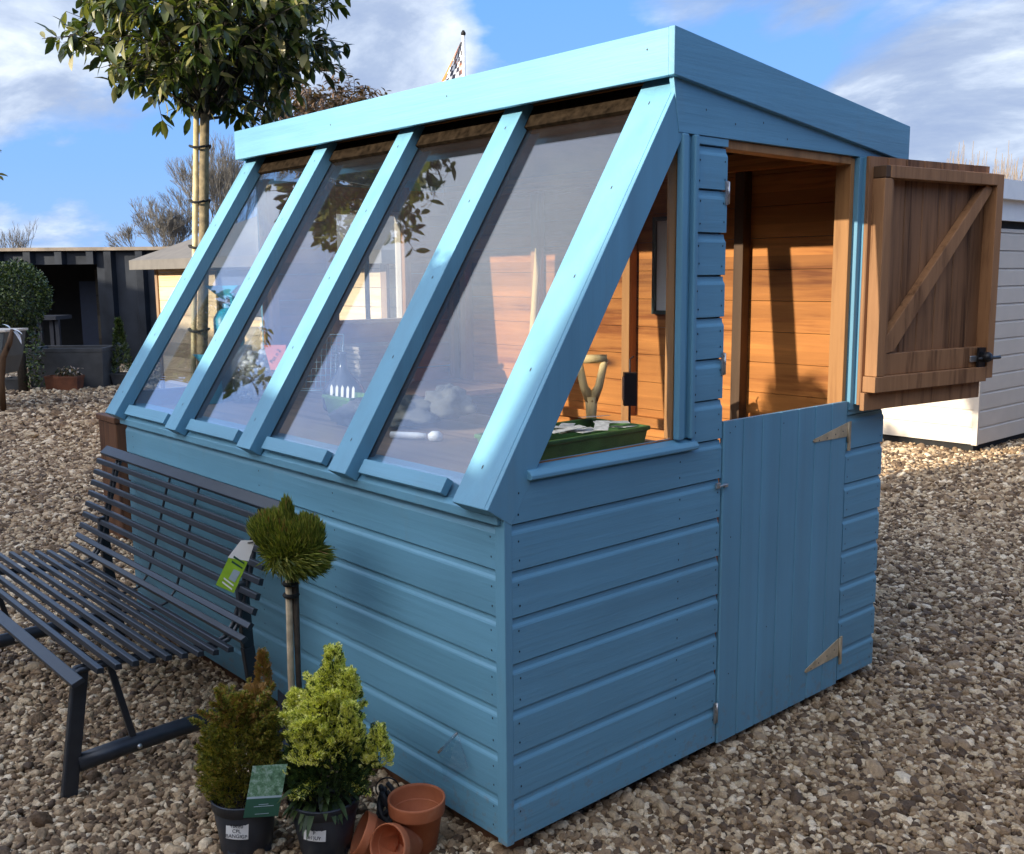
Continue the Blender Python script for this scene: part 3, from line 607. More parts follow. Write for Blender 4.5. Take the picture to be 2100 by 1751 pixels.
# caddy with white labels
lc = root('label_tray', (-1.50, .50, Z), 'green plastic tray holding upright white plant labels', 'tray')
mb = MB(); trough(mb, -1.47, .52, Z+.001, .16, .11, .075, .01); mb.build('tray', GREENP, lc, .002)
for i in range(5):
    mb = MB(); mb.prism([(-.005, 0), (-.005, .060), (0, .070), (.005, .060), (.005, 0)], lambda u, p, q: T((-1.535+i*.028, .47+i*.006, Z+.045), .7, R(-12)) @ Vector((p, u, q)), 0, .0015); mb.build('plant_label', WHITE, lc)
# bag of cobbles, turquoise items
cb = root('cobble_bag', (-2.15, .52, Z), 'clear bag of white cobbles at the far end of the staging', 'bag')
mb = MB()
for i in range(150):
    a = rnd.uniform(0, 6.28); h = rnd.uniform(0, 1); rr = (.075-.02*h)*math.sqrt(rnd.random()); s = rnd.uniform(.010, .017)
    M = T((-2.12+rr*math.cos(a)*1.1, .47+rr*math.sin(a), Z+.016+h*.19), a) @ Matrix.Diagonal((s*1.2, s, s*.8, 1))
    mb.lathe([(0, -1), (.6, -.8), (1, 0), (.7, .75), (0, 1)], 8, 0, M)
mb.build('cobbles', simple('white_cobble', (.78, .76, .70), .6, var=.12), cb)
mb = MB(); mb.lathe([(.100, 0), (.104, .03), (.100, .18), (.06, .23), (.025, .26), (.055, .31), (.04, .312), (.018, .26), (.055, .225), (.096, .18), (.099, .03)], 20, 0, T((-2.12, .47, Z)))
mb.build('film', glass('clear_film', 1.5, .10), cb)
def pour(x, y, z, s, rz, label):
    mb = MB(); M = T((x, y, z), rz, 0, 0, s)
    mb.lathe([(0, 0), (.045, 0), (.05, .01), (.05, .09), (.035, .115), (.018, .125), (.018, .14), (0, .14)], 20, 0, M)
    mb.tube([M @ Vector(p) for p in ((.02, 0, .12), (.02, 0, .165), (-.05, 0, .19))], [.012*s, .014*s, .008*s], 8); mb.prism([(-.075, .20), (.045, .20), (-.01, .15)], lambda u, p, q: M @ Vector((p, u, q)), -.012, .012)
    tag(mb.build('spray_bottle', TURQ, None, .001), label, 'spray bottle', 'turquoise spray bottles')
pour(-2.20, .30, Z+.001, 1.0, .4, 'turquoise spray bottle low down beside the cobble bag')
pour(-2.245, .42, Z+.232, 1.25, .7, 'turquoise spray bottle up on the dark carton at the far window')
mb = MB(); mb.box((-2.29, .33, Z+.001), (-2.20, .50, Z+.231)); tag(mb.build('carton', simple('dark_carton', (.05, .055, .07), .7), None, .003), 'dark carton carrying the upper spray bottle', 'box')
rs = root('price_card', (-1.93, .46, Z), 'salmon red tapered price card on a thin stick', 'sign')
mb = MB(); mb.prism([(-.045, .245), (.045, .245), (.028, .145), (-.022, .145)], lambda u, p, q: T((-1.93, .46, Z), .85) @ Vector((p, u, q)), 0, .002); mb.build('card', REDC, rs)
mb = MB(); mb.tube([(-1.93, .4615, Z+.001), (-1.93, .4615, Z+.15)], .003, 6); mb.build('stick', PALEW, rs)
def text(s, size, M, mt, par, name='lettering', ext=.0004):
    cu_ = bpy.data.curves.new(name, 'FONT'); cu_.body = s; cu_.size = size; cu_.extrude = ext; cu_.align_x = 'CENTER'; cu_.align_y = 'CENTER'
    tmp = bpy.data.objects.new(name+'_src', cu_); COL.objects.link(tmp); me = bpy.data.meshes.new_from_object(tmp); bpy.data.objects.remove(tmp)
    me.materials.clear(); me.materials.append(mt); o = bpy.data.objects.new(name, me); COL.objects.link(o)
    if par is not None:
        o.parent = par; M = Matrix.Translation(-Vector(par['_o'])) @ M
    o.matrix_basis = M; return o
text('Pot n 2', .022, T((-1.93, .46, Z+.20), .85) @ T((0, -.001, 0)) @ Matrix.Rotation(R(90), 4, 'X') @ Matrix.Rotation(R(55), 4, 'Z'), INK, rs)
# mesh tray leaning
mb = MB(); M = T((-1.98, .70, Z+.14), .9, R(-30))
for i in range(9): mb.tube([M @ Vector((-.08+i*.02, 0, -.10)), M @ Vector((-.08+i*.02, 0, .14))], .0018, 5); mb.tube([M @ Vector((-.085, 0, -.10+i*.03)), M @ Vector((.085, 0, -.10+i*.03))], .0018, 5)
mb.tube([M @ Vector(p) for p in ((-.09, 0, -.11), (.09, 0, -.11), (.09, 0, .15), (-.09, 0, .15), (-.09, 0, -.11))], .004, 6)
tag(mb.build('wire_sieve', simple('blue_grey_wire', (.12, .18, .22), .4, .4), None), 'square wire mesh sieve leaning among the goods at the far end', 'sieve')
# grey cloth heap / gloves and scoop
def lump(mb, c, r, seedv, mi=0, amp=.35, n1=22, n2=14):
    vs = []
    for i in range(n2+1):
        th = math.pi*i/n2
        for k in range(n1):
            ph = 2*math.pi*k/n1; d = Vector((math.sin(th)*math.cos(ph), math.sin(th)*math.sin(ph), math.cos(th)))
            q = 1+amp*mnoise.noise(d*1.7+Vector((seedv, 0, 0)))+amp*.5*mnoise.noise(d*5+Vector((0, seedv, 0)))
            vs.append((c[0]+d.x*r[0]*q, c[1]+d.y*r[1]*q, max(c[2]-r[2]*.72, c[2]+d.z*r[2]*q)))
    fs = [(i*n1+k, i*n1+(k+1) % n1, (i+1)*n1+(k+1) % n1, (i+1)*n1+k) for i in range(n2) for k in range(n1)]
    mb.add(vs, fs, mi, True)
mb = MB(); lump(mb, (-1.12, .50, Z+.05), (.17, .11, .055), 2.0, 0, .45, 48, 30); lump(mb, (-.96, .58, Z+.08), (.09, .07, .06), 5.0, 0, .45, 36, 24); lump(mb, (-1.24, .42, Z+.03), (.10, .09, .05), 9.0, 0, .5, 36, 24)
tag(mb.build('sacking', GREYC), 'crumpled grey sacking heaped on the staging', 'cloth')
mb = MB(); mb.tube([(-.90, .30, Z+.013), (-.82, .34, Z+.014), (-.79, .355, Z+.016)], [.011, .012, .008], 10); mb.lathe([(0, 0), (.022, .002), (.024, .02), (.012, .03), (0, .03)], 14, 0, T((-.76, .37, Z+.002), 0))
tag(mb.build('scoop', WHITE), 'small white scoop lying on the staging', 'scoop')

# ------------------------------------------------------------------ foliage helpers
def leaves_mesh(mb, P, Dr, Up, Ln, Wd, mi=0, droop=.25, fold=.25):
    st = (0, .28, .6, .85, 1.0); wd = (.0, .8, 1.0, .55, 0)
    for p, d, u, l, w in zip(P, Dr, Up, Ln, Wd):
        d = d.normalized(); sd = d.cross(u)
        if sd.length < 1e-4: continue
        sd.normalize(); nn = sd.cross(d)
        vs = [p]
        for t, ww in zip(st[1:4], wd[1:4]):
            c = p+d*l*t-nn*(droop*l*t*t); vs += [c+sd*w*.5*ww+nn*fold*w*.5*ww, c, c-sd*w*.5*ww+nn*fold*w*.5*ww]
        vs.append(p+d*l-nn*droop*l)
        fs = [(0, 2, 1), (0, 3, 2), (1, 2, 5, 4), (2, 3, 6, 5), (4, 5, 8, 7), (5, 6, 9, 8), (7, 8, 10), (8, 9, 10)]
        mb.add(vs, fs, mi, True)
def rv(): 
    while True:
        v = Vector((rnd.uniform(-1, 1), rnd.uniform(-1, 1), rnd.uniform(-1, 1)))
        if .05 < v.length < 1: return v.normalized()
def standard(name, base, top, cc, rad, ntw, per, ll, lw, lm, trunk_r, label, cat, stake=True, bark=BARK, droop=.3, group=None, low=-1.0, seed=1):
    rnd.seed(seed)
    t = root(name, base, label, cat, group)
    mb = MB(); b, tp = Vector(base), Vector(top); pts = [b.lerp(tp, i/10)+Vector((mnoise.noise(Vector((i*.3, seed, 0)))*.012, mnoise.noise(Vector((i*.3, 0, seed)))*.012, 0)) for i in range(11)]
    mb.tube(pts, [trunk_r*(1.12-.25*i/10) for i in range(11)], 12); mb.build('trunk', bark, t)
    cc = Vector(cc); rad = Vector(rad); br = MB(); P = []; Dr = []; Up = []; Ln = []; Wd = []
    nb = 26; tips = []
    for i in range(ntw):
        for _ in range(30):
            d = rv(); q = d*(rnd.random()**.33)
            if d.z*q.length > low: break
        lump_ = .86+.3*mnoise.noise(d*2.2+Vector((seed, 3, 1)))
        e = cc+Vector((q.x*rad.x, q.y*rad.y, q.z*rad.z))*lump_; tips.append((e, d))
    for i, (e, d) in enumerate(tips):
        if i < nb*3:
            s = tp+Vector((0, 0, rnd.uniform(-.04, .15))); mid = s.lerp(e, .5)+Vector((0, 0, .05*rad.z))+rv()*.03
            br.tube([s, s.lerp(mid, .5), mid, mid.lerp(e, .6), e], [trunk_r*.35, trunk_r*.26, trunk_r*.18, .003, .002], 5, cap=False)
        ax = (d+rv()*.5+Vector((0, 0, .15))).normalized()
        br.tube([e-ax*ll*1.2, e+ax*ll*.7], [.0022, .0012], 4, cap=False)
        for k in range(per):
            o = rnd.uniform(-1.0, .8); side = rv(); side = (side-ax*side.dot(ax)).normalized()
            dd = (side+ax*rnd.uniform(.1, 1.0)+Vector((0, 0, -rnd.uniform(0, .5)))).normalized()
            P.append(e+ax*ll*o); Dr.append(dd); Up.append((Vector((0, 0, 1))+rv()*.5).normalized()); s = rnd.uniform(.65, 1.2); Ln.append(ll*s); Wd.append(lw*s)
    br.build('branches', BARKD, t)
    mb = MB(); leaves_mesh(mb, P, Dr, Up, Ln, Wd, 0, droop); mb.build('crown', lm, t)
    if stake:
        mb = MB(); off = Vector((-.035, -.03, 0)); mb.tube([b+off+Vector((-.01, 0, 0)), tp+off*.8+Vector((0, 0, .04))], trunk_r*.55, 8); mb.build('stake', CANE, t)
        for z in (1.15, 1.52, 1.72, 1.96):
            f = (z-b.z)/(tp.z-b.z); c = b.lerp(tp, f)+off*.45; mb = MB()
            mb.tube([c+Vector((math.cos(a)*trunk_r*1.9, math.sin(a)*trunk_r*1.9, .006*math.sin(2*a))) for a in np.linspace(0, 6.283, 13)], .0055, 6); mb.build('tree_tie', BLACK, t)
    return t
standard('laurel_tree', (-2.53, .36, G), (-2.645, .55, 2.10), (-2.63, .595, 2.53), (.64, .64, .48), 760, 7, .080, .030, LAUREL, .0235, 'clipped broad leaved evergreen standard tree tied to a stake behind the shed end', 'tree', seed=3)
standard('photinia_tree', (-3.55, 1.95, G), (-3.52, 1.98, 1.9), (-3.60, 1.86, 2.22), (.52, .52, .36), 900, 12, .042, .015, PHOT, .016, 'bronze leaved small tree showing above the shed roof', 'tree', stake=False, bark=BARKD, seed=9)
# branch of a neighbouring evergreen at the left edge of the view
standard('laurel_tree', (-4.00, -.33, G), (-4.00, -.33, 1.5), (-3.97, -.33, 1.98), (.37, .37, .32), 190, 9, .085, .034, LAUREL, .02, 'evergreen tree whose few leaves hang in at the left edge', 'tree', stake=False, seed=14)
# standard tree standing south of the shed (throws the rounded shadow on the second glazing bar)
standard('laurel_tree', (-1.20, -3.05, G), (-1.20, -3.05, 1.95), (-1.235, -3.05, 2.20), (.27, .27, .30), 330, 9, .06, .03, LAUREL, .02, 'small clipped standard tree facing the glazed front from across the yard', 'tree', stake=False, seed=21)

def conifer(mb, base, h, rfun, n, mi_f, ln, seed, up_b=.8, fan=5, wmul=.16, cx=None):
    rnd.seed(seed)
    for i in range(n):
        t = rnd.random()**.85; a = rnd.uniform(0, 6.283); dens = rnd.random()
        lum = 1+.30*mnoise.noise(Vector((math.cos(a)*1.8, math.sin(a)*1.8, t*3.5+seed)))
        r = rfun(t, a)*lum*(1-.55*dens**2.2)
        lean = cx(t) if cx else (0, 0)
        p = Vector(base)+Vector((math.cos(a)*r+lean[0], math.sin(a)*r+lean[1], h*t))
        out = Vector((math.cos(a), math.sin(a), 0))
        ax = (out*rnd.uniform(.35, 1)+Vector((0, 0, up_b*rnd.uniform(.4, 1.3)))+rv()*.35).normalized()
        sd = ax.cross(rv()).normalized(); l = ln*rnd.uniform(.6, 1.3); mi = mi_f(t, a, dens)
        # a flat feathery spray: short leaflets either side of the axis
        for k in range(fan):
            f = k/fan; q = p+ax*l*f; ll_ = l*(.55-.35*f)
            for s in (-1, 1):
                d = (sd*s+ax*.9).normalized(); w = l*wmul
                e = q+d*ll_; c = d.cross(sd.cross(ax)).normalized()*w*.5
                mb.add([q, q+d*ll_*.55+c, e, q+d*ll_*.55-c], [(0, 1, 2, 3)], mi)
def pot(name_lbl, cx, cy, r0, r1, h, cat='potted plant', rz=0, tilt=0, parent=None):
    M = T((cx, cy, G+.002), rz, tilt)
    mb = MB(); prof = [(0, .004), (r0*.9, 0), (r0, .006), (r1*.95, h*.80), (r1*.955, h*.82), (r1*1.0, h*.825), (r1*1.03, h*.985), (r1*1.05, h), (r1*1.0, h+.002), (r1*.965, h*.97), (r1*.90, h*.80), (0, h*.79)]
    mb.lathe(prof, 40, 0, M)
    for k in range(4):                                    # moulded foot notches
        a = k*1.57+.5; mb.box((-.012, r0*.92, .004), (.012, r0*1.035, .03), 0, M @ Matrix.Rotation(a, 4, 'Z'))
    return mb.build('pot', POTP, parent), M
def sticker(parent, cx, cy, z, r, ang, w, h, lines, tilt=.05):
    c = Vector((cx+math.cos(ang)*r, cy+math.sin(ang)*r, z)); M = Matrix.Translation(c) @ Matrix.Rotation(ang+R(90), 4, 'Z') @ Matrix.Rotation(R(90)-tilt*1.6, 4, 'X') @ Matrix.Rotation(R(-3), 4, 'Z')
    mb = MB(); n = 6
    vs = []
    for i in range(n+1):
        x = -w/2+w*i/n; zc = -(x*x)/(2*r)
        vs += [M @ Vector((x, -h/2, zc+.0012)), M @ Vector((x, h/2, zc+.0012))]
    mb.add(vs, [(2*i, 2*i+2, 2*i+3, 2*i+1) for i in range(n)]); s = mb.build('price_sticker', WHITE, parent)
    for i, tx in enumerate(lines): text(tx, h*.30, M @ T((0, h*(.30-.30*i), .0018)), INK, s, 'lettering', .0002)
angc = math.atan2(CAM.y+.45, CAM.x+.45)
# ---- potted thuja
p1 = root('potted_thuja', (-.485, -.46, G), 'olive green bushy conifer in dark pot with green picture card', 'potted plant')
pot('', -.485, -.46, .062, .081, .150, parent=p1)
mb = MB(); mb.lathe([(0, 0), (.070, 0), (.072, .006), (0, .012)], 24, 0, T((-.485, -.46, G+.122))); mb.build('soil', SOIL, p1)
mb = MB(); mb.tube([(-.485, -.46, G+.12), (-.52, -.46, .20), (-.55, -.44, .30)], [.008, .006, .003], 6)
mb.build('trunk', BARKD, p1)
mb = MB()
def r1(t, a): return .100*math.sin(math.pi*(min(1, .16+t*.84)))**.55*(1-.28*t)
conifer(mb, (-.508, -.455, G+.130), .255, r1, 4800, lambda t, a, d: 1 if (t > .78 and rnd.random() < .35) else 0, .016, 5, fan=4, wmul=.22, cx=lambda t: (-.02*t, .02*t))
conifer(mb, (-.590, -.34, G+.345), .115, lambda t, a: .022*(1-t)+.004, 420, lambda t, a, d: 1 if rnd.random() < .75 else 0, .014, 6, fan=4, wmul=.22, up_b=1.5)
conifer(mb, (-.535, -.39, G+.26), .13, lambda t, a: .060*(1-t*.7)+.004, 900, lambda t, a, d: 1 if t > .9 else 0, .014, 8, fan=4, wmul=.22, up_b=1.5)
def arms_(mb, c, h, rb0, n, ln0, seed, per, col):
    rnd.seed(seed)
    for k in range(n):
        a = rnd.uniform(0, 6.28); t = rnd.uniform(.05, .95); rb = rb0*math.sin(math.pi*(.15+.8*t))**.6*.6
        p0 = Vector((c[0]+math.cos(a)*rb, c[1]+math.sin(a)*rb, c[2]+h*t)); d0 = Vector((math.cos(a), math.sin(a), rnd.uniform(.5, 1.6))).normalized(); ln_ = ln0*rnd.uniform(.6, 1.2)
        for i in range(per):
            f = rnd.random(); q = p0+d0*ln_*f+rv()*.013*(1.1-f)*rnd.random()**.5; ax = (d0+rv()*.7).normalized(); sd = ax.cross(rv()).normalized(); l = .011*rnd.uniform(.6, 1.2)
            for s_ in (-1, 0, 1):
                dd = (sd*s_*.8+ax).normalized(); cc_ = dd.cross(sd.cross(ax)+ax*.01).normalized()*l*.16
                mb.add([q, q+dd*l*.6+cc_, q+dd*l, q+dd*l*.6-cc_], [(0, 1, 2, 3)], 1 if (t > .75 and rnd.random() < col) else 0)
arms_(mb, (-.508, -.455, G+.135), .26, .10, 60, .065, 71, 110, .3)
mb.build('foliage', [OLIVE, RUST], p1)
# picture card
def card(parent, corners, th, mt, name):
    a, b, c_, d = [Vector(v) for v in corners]; n = (b-a).cross(d-a).normalized()*th
    mb = MB(); vs = [a, b, c_, d, a-n, b-n, c_-n, d-n]; mb.add(vs, [(0, 1, 2, 3), (7, 6, 5, 4), (0, 4, 5, 1), (1, 5, 6, 2), (2, 6, 7, 3), (3, 7, 4, 0)]); return mb.build(name, mt, parent)
def cardmat():
    m, nt, b = mat('picture_card', (.05, .1, .06), .45)
    vo = noise(nt, 60, detail=8, rough=.8); c = ramp(nt, vo, [(.35, (.03, .075, .04)), (.5, (.11, .22, .12)), (.62, (.32, .42, .36))]); L(nt, c, b.inputs['Base Color']); return m
CP = cardmat(); CGR = simple('card_green', (.018, .075, .045), .45, bs=0); CGY = simple('card_grey', (.30, .38, .42), .5, bs=0)
import itertools
o_ = Vector((-.345, -.535, .0)); ex_ = Vector((cr.x*.92, cr.y*.92, .05)).normalized()*.085; ey_ = (Vector((0, 0, 1))+Vector((-.16, .17, 0))+Vector((cr.x, cr.y, 0))*.16).normalized()*.125
b0 = o_+Vector((-.06, .03, .085))
lab = card(p1, (b0+ey_*.40, b0+ex_+ey_*.40, b0+ex_+ey_*1.0, b0+ey_*1.0), .0015, CP, 'picture_card')
lab2 = card(lab, (b0, b0+ex_, b0+ex_+ey_*.36, b0+ey_*.36), .0015, CGR, 'card_foot'); card(lab, (b0+ey_*.36, b0+ex_+ey_*.36, b0+ex_+ey_*.40, b0+ey_*.40), .0015, CGY, 'card_band')
nrm = ex_.cross(ey_).normalized()*.0006
for v, w0, w1 in ((.20, .25, .82), (.235, .38, .66), (.055, .32, .72)):
    q = b0+ey_*v+nrm; card(lab, (q+ex_*w0, q+ex_*w1+ey_*.004, q+ex_*w1+ey_*.016, q+ex_*w0+ey_*.010), .0003, CGY, 'lettering_line')
sticker(p1, -.485, -.46, G+.092, .0745, angc-.30, .056, .042, ['1BEE0', 'CPL', 'BANGIGP'])
# ---- golden cypress
p2 = root('potted_cypress', (-.345, -.315, G), 'bright golden yellow conifer in dark pot next to the clay pots', 'potted plant')
pot('', -.345, -.315, .062, .087, .148, parent=p2)
mb = MB(); mb.lathe([(0, 0), (.070, 0), (.070, .006), (0, .012)], 24, 0, T((-.345, -.315, G+.114))); mb.build('soil', SOIL, p2)
mb = MB(); mb.tube([(-.345, -.315, G+.12), (-.36, -.31, .25), (-.37, -.30, .40)], [.008, .006, .002], 6); mb.build('trunk', BARKD, p2)
mb = MB()
def r2(t, a):
    return (.118*(math.sin(math.pi*min(1, .22+t*.78))**.7))*(1-.5*t)*(1+.28*math.sin(3*a+4*t)*t)
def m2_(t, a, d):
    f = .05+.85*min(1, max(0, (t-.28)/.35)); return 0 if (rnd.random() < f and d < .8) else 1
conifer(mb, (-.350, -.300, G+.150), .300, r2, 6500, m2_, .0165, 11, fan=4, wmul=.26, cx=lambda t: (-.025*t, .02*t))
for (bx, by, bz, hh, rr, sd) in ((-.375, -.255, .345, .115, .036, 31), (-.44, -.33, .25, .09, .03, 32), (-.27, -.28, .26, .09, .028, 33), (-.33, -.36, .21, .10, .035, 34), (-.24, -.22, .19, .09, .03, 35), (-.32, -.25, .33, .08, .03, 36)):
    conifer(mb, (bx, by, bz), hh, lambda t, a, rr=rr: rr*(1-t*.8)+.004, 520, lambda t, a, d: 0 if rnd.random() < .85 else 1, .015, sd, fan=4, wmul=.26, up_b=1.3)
rnd.seed(99); arms = []
for k in range(46):                                       # separate arching arms break up the outline
    a = rnd.uniform(0, 6.28); h0 = rnd.uniform(.02, .27); t = h0/.30; rb = .10*(1-.6*t)
    p0 = Vector((-.350+math.cos(a)*rb*.5, -.300+math.sin(a)*rb*.5, G+.15+h0)); arms.append((p0, a, rnd.uniform(.07, .115)*(1.1-.4*t), .9 if t > .3 else .35, k))
for (p0, a, ln_, up_, k) in arms:
    d0 = Vector((math.cos(a), math.sin(a), up_)).normalized()
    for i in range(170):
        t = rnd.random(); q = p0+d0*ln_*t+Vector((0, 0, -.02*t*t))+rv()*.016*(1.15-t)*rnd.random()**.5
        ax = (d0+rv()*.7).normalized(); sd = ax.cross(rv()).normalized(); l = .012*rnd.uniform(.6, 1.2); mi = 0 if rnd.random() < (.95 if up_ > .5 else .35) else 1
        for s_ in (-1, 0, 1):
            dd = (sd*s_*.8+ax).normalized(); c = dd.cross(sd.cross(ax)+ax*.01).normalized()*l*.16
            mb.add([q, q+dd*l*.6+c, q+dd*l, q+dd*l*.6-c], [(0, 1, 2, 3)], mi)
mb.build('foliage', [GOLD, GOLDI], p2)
mb = MB(); P = []; Dr = []; Up = []; Ln = []; Wd = []
for i in range(26):
    a = rnd.uniform(-2.4, .3); P.append(Vector((-.345+.05*math.cos(a), -.315+.05*math.sin(a), G+.150+rnd.uniform(0, .05)))); Dr.append(Vector((math.cos(a), math.sin(a), rnd.uniform(-.5, .2)))); Up.append(Vector((0, 0, 1))); Ln.append(rnd.uniform(.05, .09)); Wd.append(.014)
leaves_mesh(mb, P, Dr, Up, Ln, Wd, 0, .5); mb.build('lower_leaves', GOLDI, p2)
sticker(p2, -.345, -.315, G+.092, .0775, angc-.42, .056, .042, ['14%YO)', 'P', '8:1)UY'])
# ---- lollipop thuja on stem
p3 = root('lollipop_conifer', (-.70, -.20, G), 'olive lollipop conifer on a bare stem with lime tag', 'potted plant')
pot('', -.70, -.20, .060, .075, .13, parent=p3)
mb = MB(); mb.tube([(-.70, -.20, G+.10), (-.695, -.202, .30), (-.680, -.205, .585)], .0095, 10); mb.build('stake', simple('weathered_cane', (.50, .39, .25), .8, var=.3, sc=30), p3)
mb = MB(); mb.tube([(-.690, -.180, G+.10), (-.686, -.184, .30), (-.672, -.190, .62)], [.009, .008, .011], 8)
for k in range(7):
    a = k*.9; mb.tube([(-.668, -.20, .57), (-.668+.03*math.cos(a), -.20+.03*math.sin(a), .62), (-.668+.07*math.cos(a), -.20+.07*math.sin(a), .69)], [.006, .005, .002], 5)
mb.build('trunk', BARKD, p3)
mb = MB()
for z in (.548, .515): mb.tube([(-.676+.018*math.cos(a), -.202+.018*math.sin(a), z) for a in np.linspace(0, 6.283, 13)], .006, 6)
mb.build('tie', BLACK, p3)
mb = MB(); HC = (-.66, -.215); HZ = -.014
HJ = [random.Random(5).uniform(-1, 1) for _ in range(9)]
def brush(mb, c, d0, ln, n, rad, seed, wm=.042):         # a tuft of fine upright shoots
    rnd.seed(seed)
    for i in range(n):
        q = rv(); q = Vector(c)+Vector((q.x*rad[0], q.y*rad[1], q.z*rad[2]))*(rnd.random()**.4)
        ax = (Vector(d0)+(q-Vector(c))*7+rv()*.30).normalized(); l = ln*rnd.uniform(.6, 1.25); s = ax.cross(rv()).normalized()*l*wm
        mi = 1 if (q.z > c[2]+rad[2]*.55 and rnd.random() < .09) else 0
        mb.add([q-s, q+s, q+ax*l*.6+s*1.3, q+ax*l, q+ax*l*.6-s*1.3], [(0, 1, 2, 3, 4)], mi)
brush(mb, (HC[0]+.005, HC[1]+.005, .665), (0, 0, .6), .026, 7000, (.088, .075, .062), 40)
brush(mb, (HC[0]-.035, HC[1]-.015, .688), (0, 0, .9), .028, 9500, (.066, .060, .052), 41)
brush(mb, (HC[0]+.050, HC[1]+.030, .686), (0, 0, 1), .028, 6500, (.046, .044, .048), 42)
brush(mb, (HC[0]+.004, HC[1]-.0, .745), (0, 0, 1.5), .026, 900, (.018, .018, .040), 43)
brush(mb, (HC[0]-.085, HC[1]-.04, .690), (-.2, 0, .8), .026, 800, (.026, .026, .030), 44)
brush(mb, (HC[0]+.025, HC[1]+.01, .632), (.4, .3, -.1), .036, 5200, (.085, .075, .042), 45, .034)
mb.build('foliage', [OLIVEG, RUST], p3)
tg = root('plant_tag', (-.80, -.30, .60), 'lime green printed plastic tag hanging from the lollipop conifer', 'tag')
LIME = simple('lime_tag', (.28, .48, .03), .35, var=.15, sc=30, bs=0)
q0 = Vector((-.845, -.335, .515)); e1 = Vector((cr.x, cr.y, 0)).normalized(); e2 = (Vector((0, 0, 1))+e1*.42).normalized()
ua, ub = e1, e2; e1, e2 = e1*1.55, e2*1.5
tb = card(tg, (q0-e1*.004+Vector((0, 0, .018)), q0+e1*.028-Vector((0, 0, .006)), q0+e1*.033+e2*.060, q0-e1*.004+e2*.076), .001, LIME, 'tag')
nf = e1.cross(e2).normalized()*.0012
card(tb, (q0+e2*.070-e1*.006+nf*.5, q0+e1*.034+e2*.062+nf*.5, q0+e1*.032+e2*.105, q0+e2*.105+e1*.006), .001, WHITE, 'tag_head')
card(tb, (q0+e1*.010+e2*.026+nf, q0+e1*.024+e2*.018+nf, q0+e1*.027+e2*.040+nf, q0+e1*.013+e2*.046+nf), .0004, CGY, 'barcode_patch')
for v in (.008, .016): card(tb, (q0+e1*.001+e2*(v+.010)+nf, q0+e1*.024+e2*(v-.006)+nf, q0+e1*.024+e2*(v-.003)+nf, q0+e1*.001+e2*(v+.013)+nf), .0004, WHITE, 'printed_line')
for v in (.052, .062): card(tb, (q0+e1*.004+e2*(v+.008)+nf, q0+e1*.028+e2*(v-.006)+nf, q0+e1*.028+e2*(v-.003)+nf, q0+e1*.004+e2*(v+.012)+nf), .0004, CGR, 'printed_line')
mb = MB(); mb.tube([q0+e2*.10+e1*.02, Vector((-.74, -.25, .665))], .0016, 5); mb.build('loop', BLACK, tg)

# ---- terracotta pots
def claypot(M, r1_, h, r0_, label, st=False):
    t = root('clay_pot', tuple(M.translation), label, 'plant pot', 'terracotta pots by the shed corner')
    rimh = h*.27; mb = MB()
    prof = [(0, .0), (r0_*.96, 0), (r0_, .004), (r1_*.90, h-rimh), (r1_*.985, h-rimh+.001), (r1_, h-rimh+.005), (r1_*1.02, h-.004), (r1_*1.012, h), (r1_*.955, h), (r1_*.935, h-.006), (r1_*.90, h-rimh-.002), (r1_*.84, h-rimh-.01), (r0_*.86, .012), (.012, .010), (0, .010)]
    mb.lathe(prof, 48, 0, M); body = mb.build('body', TERRA, t)
    return t, body
def axisM(mouth, ax, h):
    z = Vector(ax).normalized(); x = Vector((0, 0, 1)).cross(z).normalized(); y = z.cross(x); o = Vector(mouth)-z*h
    return Matrix(((x.x, y.x, z.x, o.x), (x.y, y.y, z.y, o.y), (x.z, y.z, z.z, o.z), (0, 0, 0, 1)))
rr_, tv = Vector((r_.x, r_.y, 0)), -Vector((fw.x, fw.y, 0)); uz = Vector((0, 0, 1))
claypot(T((-.192, -.142, G+.001)), .071, .140, .048, 'largest upright terracotta pot standing against the blue wall')
claypot(axisM((-.150, -.262, G+.074), -rr_*.50+tv*.74+uz*.34, .095), .053, .095, .038, 'small terracotta pot lying on its side with its mouth towards the viewer')
M3 = axisM((-.262, -.268, G+.066), -rr_*.80+uz*.42+tv*.12, .095)
cp3, cb3 = claypot(M3, .053, .095, .036, 'terracotta pot tipped over with white barcode sticker on its rim')
# sticker on rim of tipped pot
mb = MB(); Rm = M3; pts = []; ths = np.linspace(-.55, .55, 9)
def rim(a, z): return Rm @ Vector((.0546*math.cos(a), .0546*math.sin(a), z))
A0 = R(-70)
for a in ths: pts += [rim(A0+a, .074), rim(A0+a, .090)]
mb.add(pts, [(2*i, 2*i+2, 2*i+3, 2*i+1) for i in range(8)]); stk = mb.build('barcode_sticker', WHITE, cb3)
mb = MB()
for k in range(9):
    a = A0-.38+k*.075; w = .012 if k % 3 else .024
    mb.add([Rm @ Vector((.0550*math.cos(a+s*w), .0550*math.sin(a+s*w), z)) for s, z in ((-1, .076), (1, .076), (1, .085), (-1, .085))], [(0, 1, 2, 3)])
mb.add([Rm @ Vector((.0550*math.cos(A0+.44+s), .0550*math.sin(A0+.44+s), z)) for s, z in ((-.07, .077), (.07, .077), (.07, .087), (-.07, .087))], [(0, 1, 2, 3)])
mb.build('printing', INK, stk)
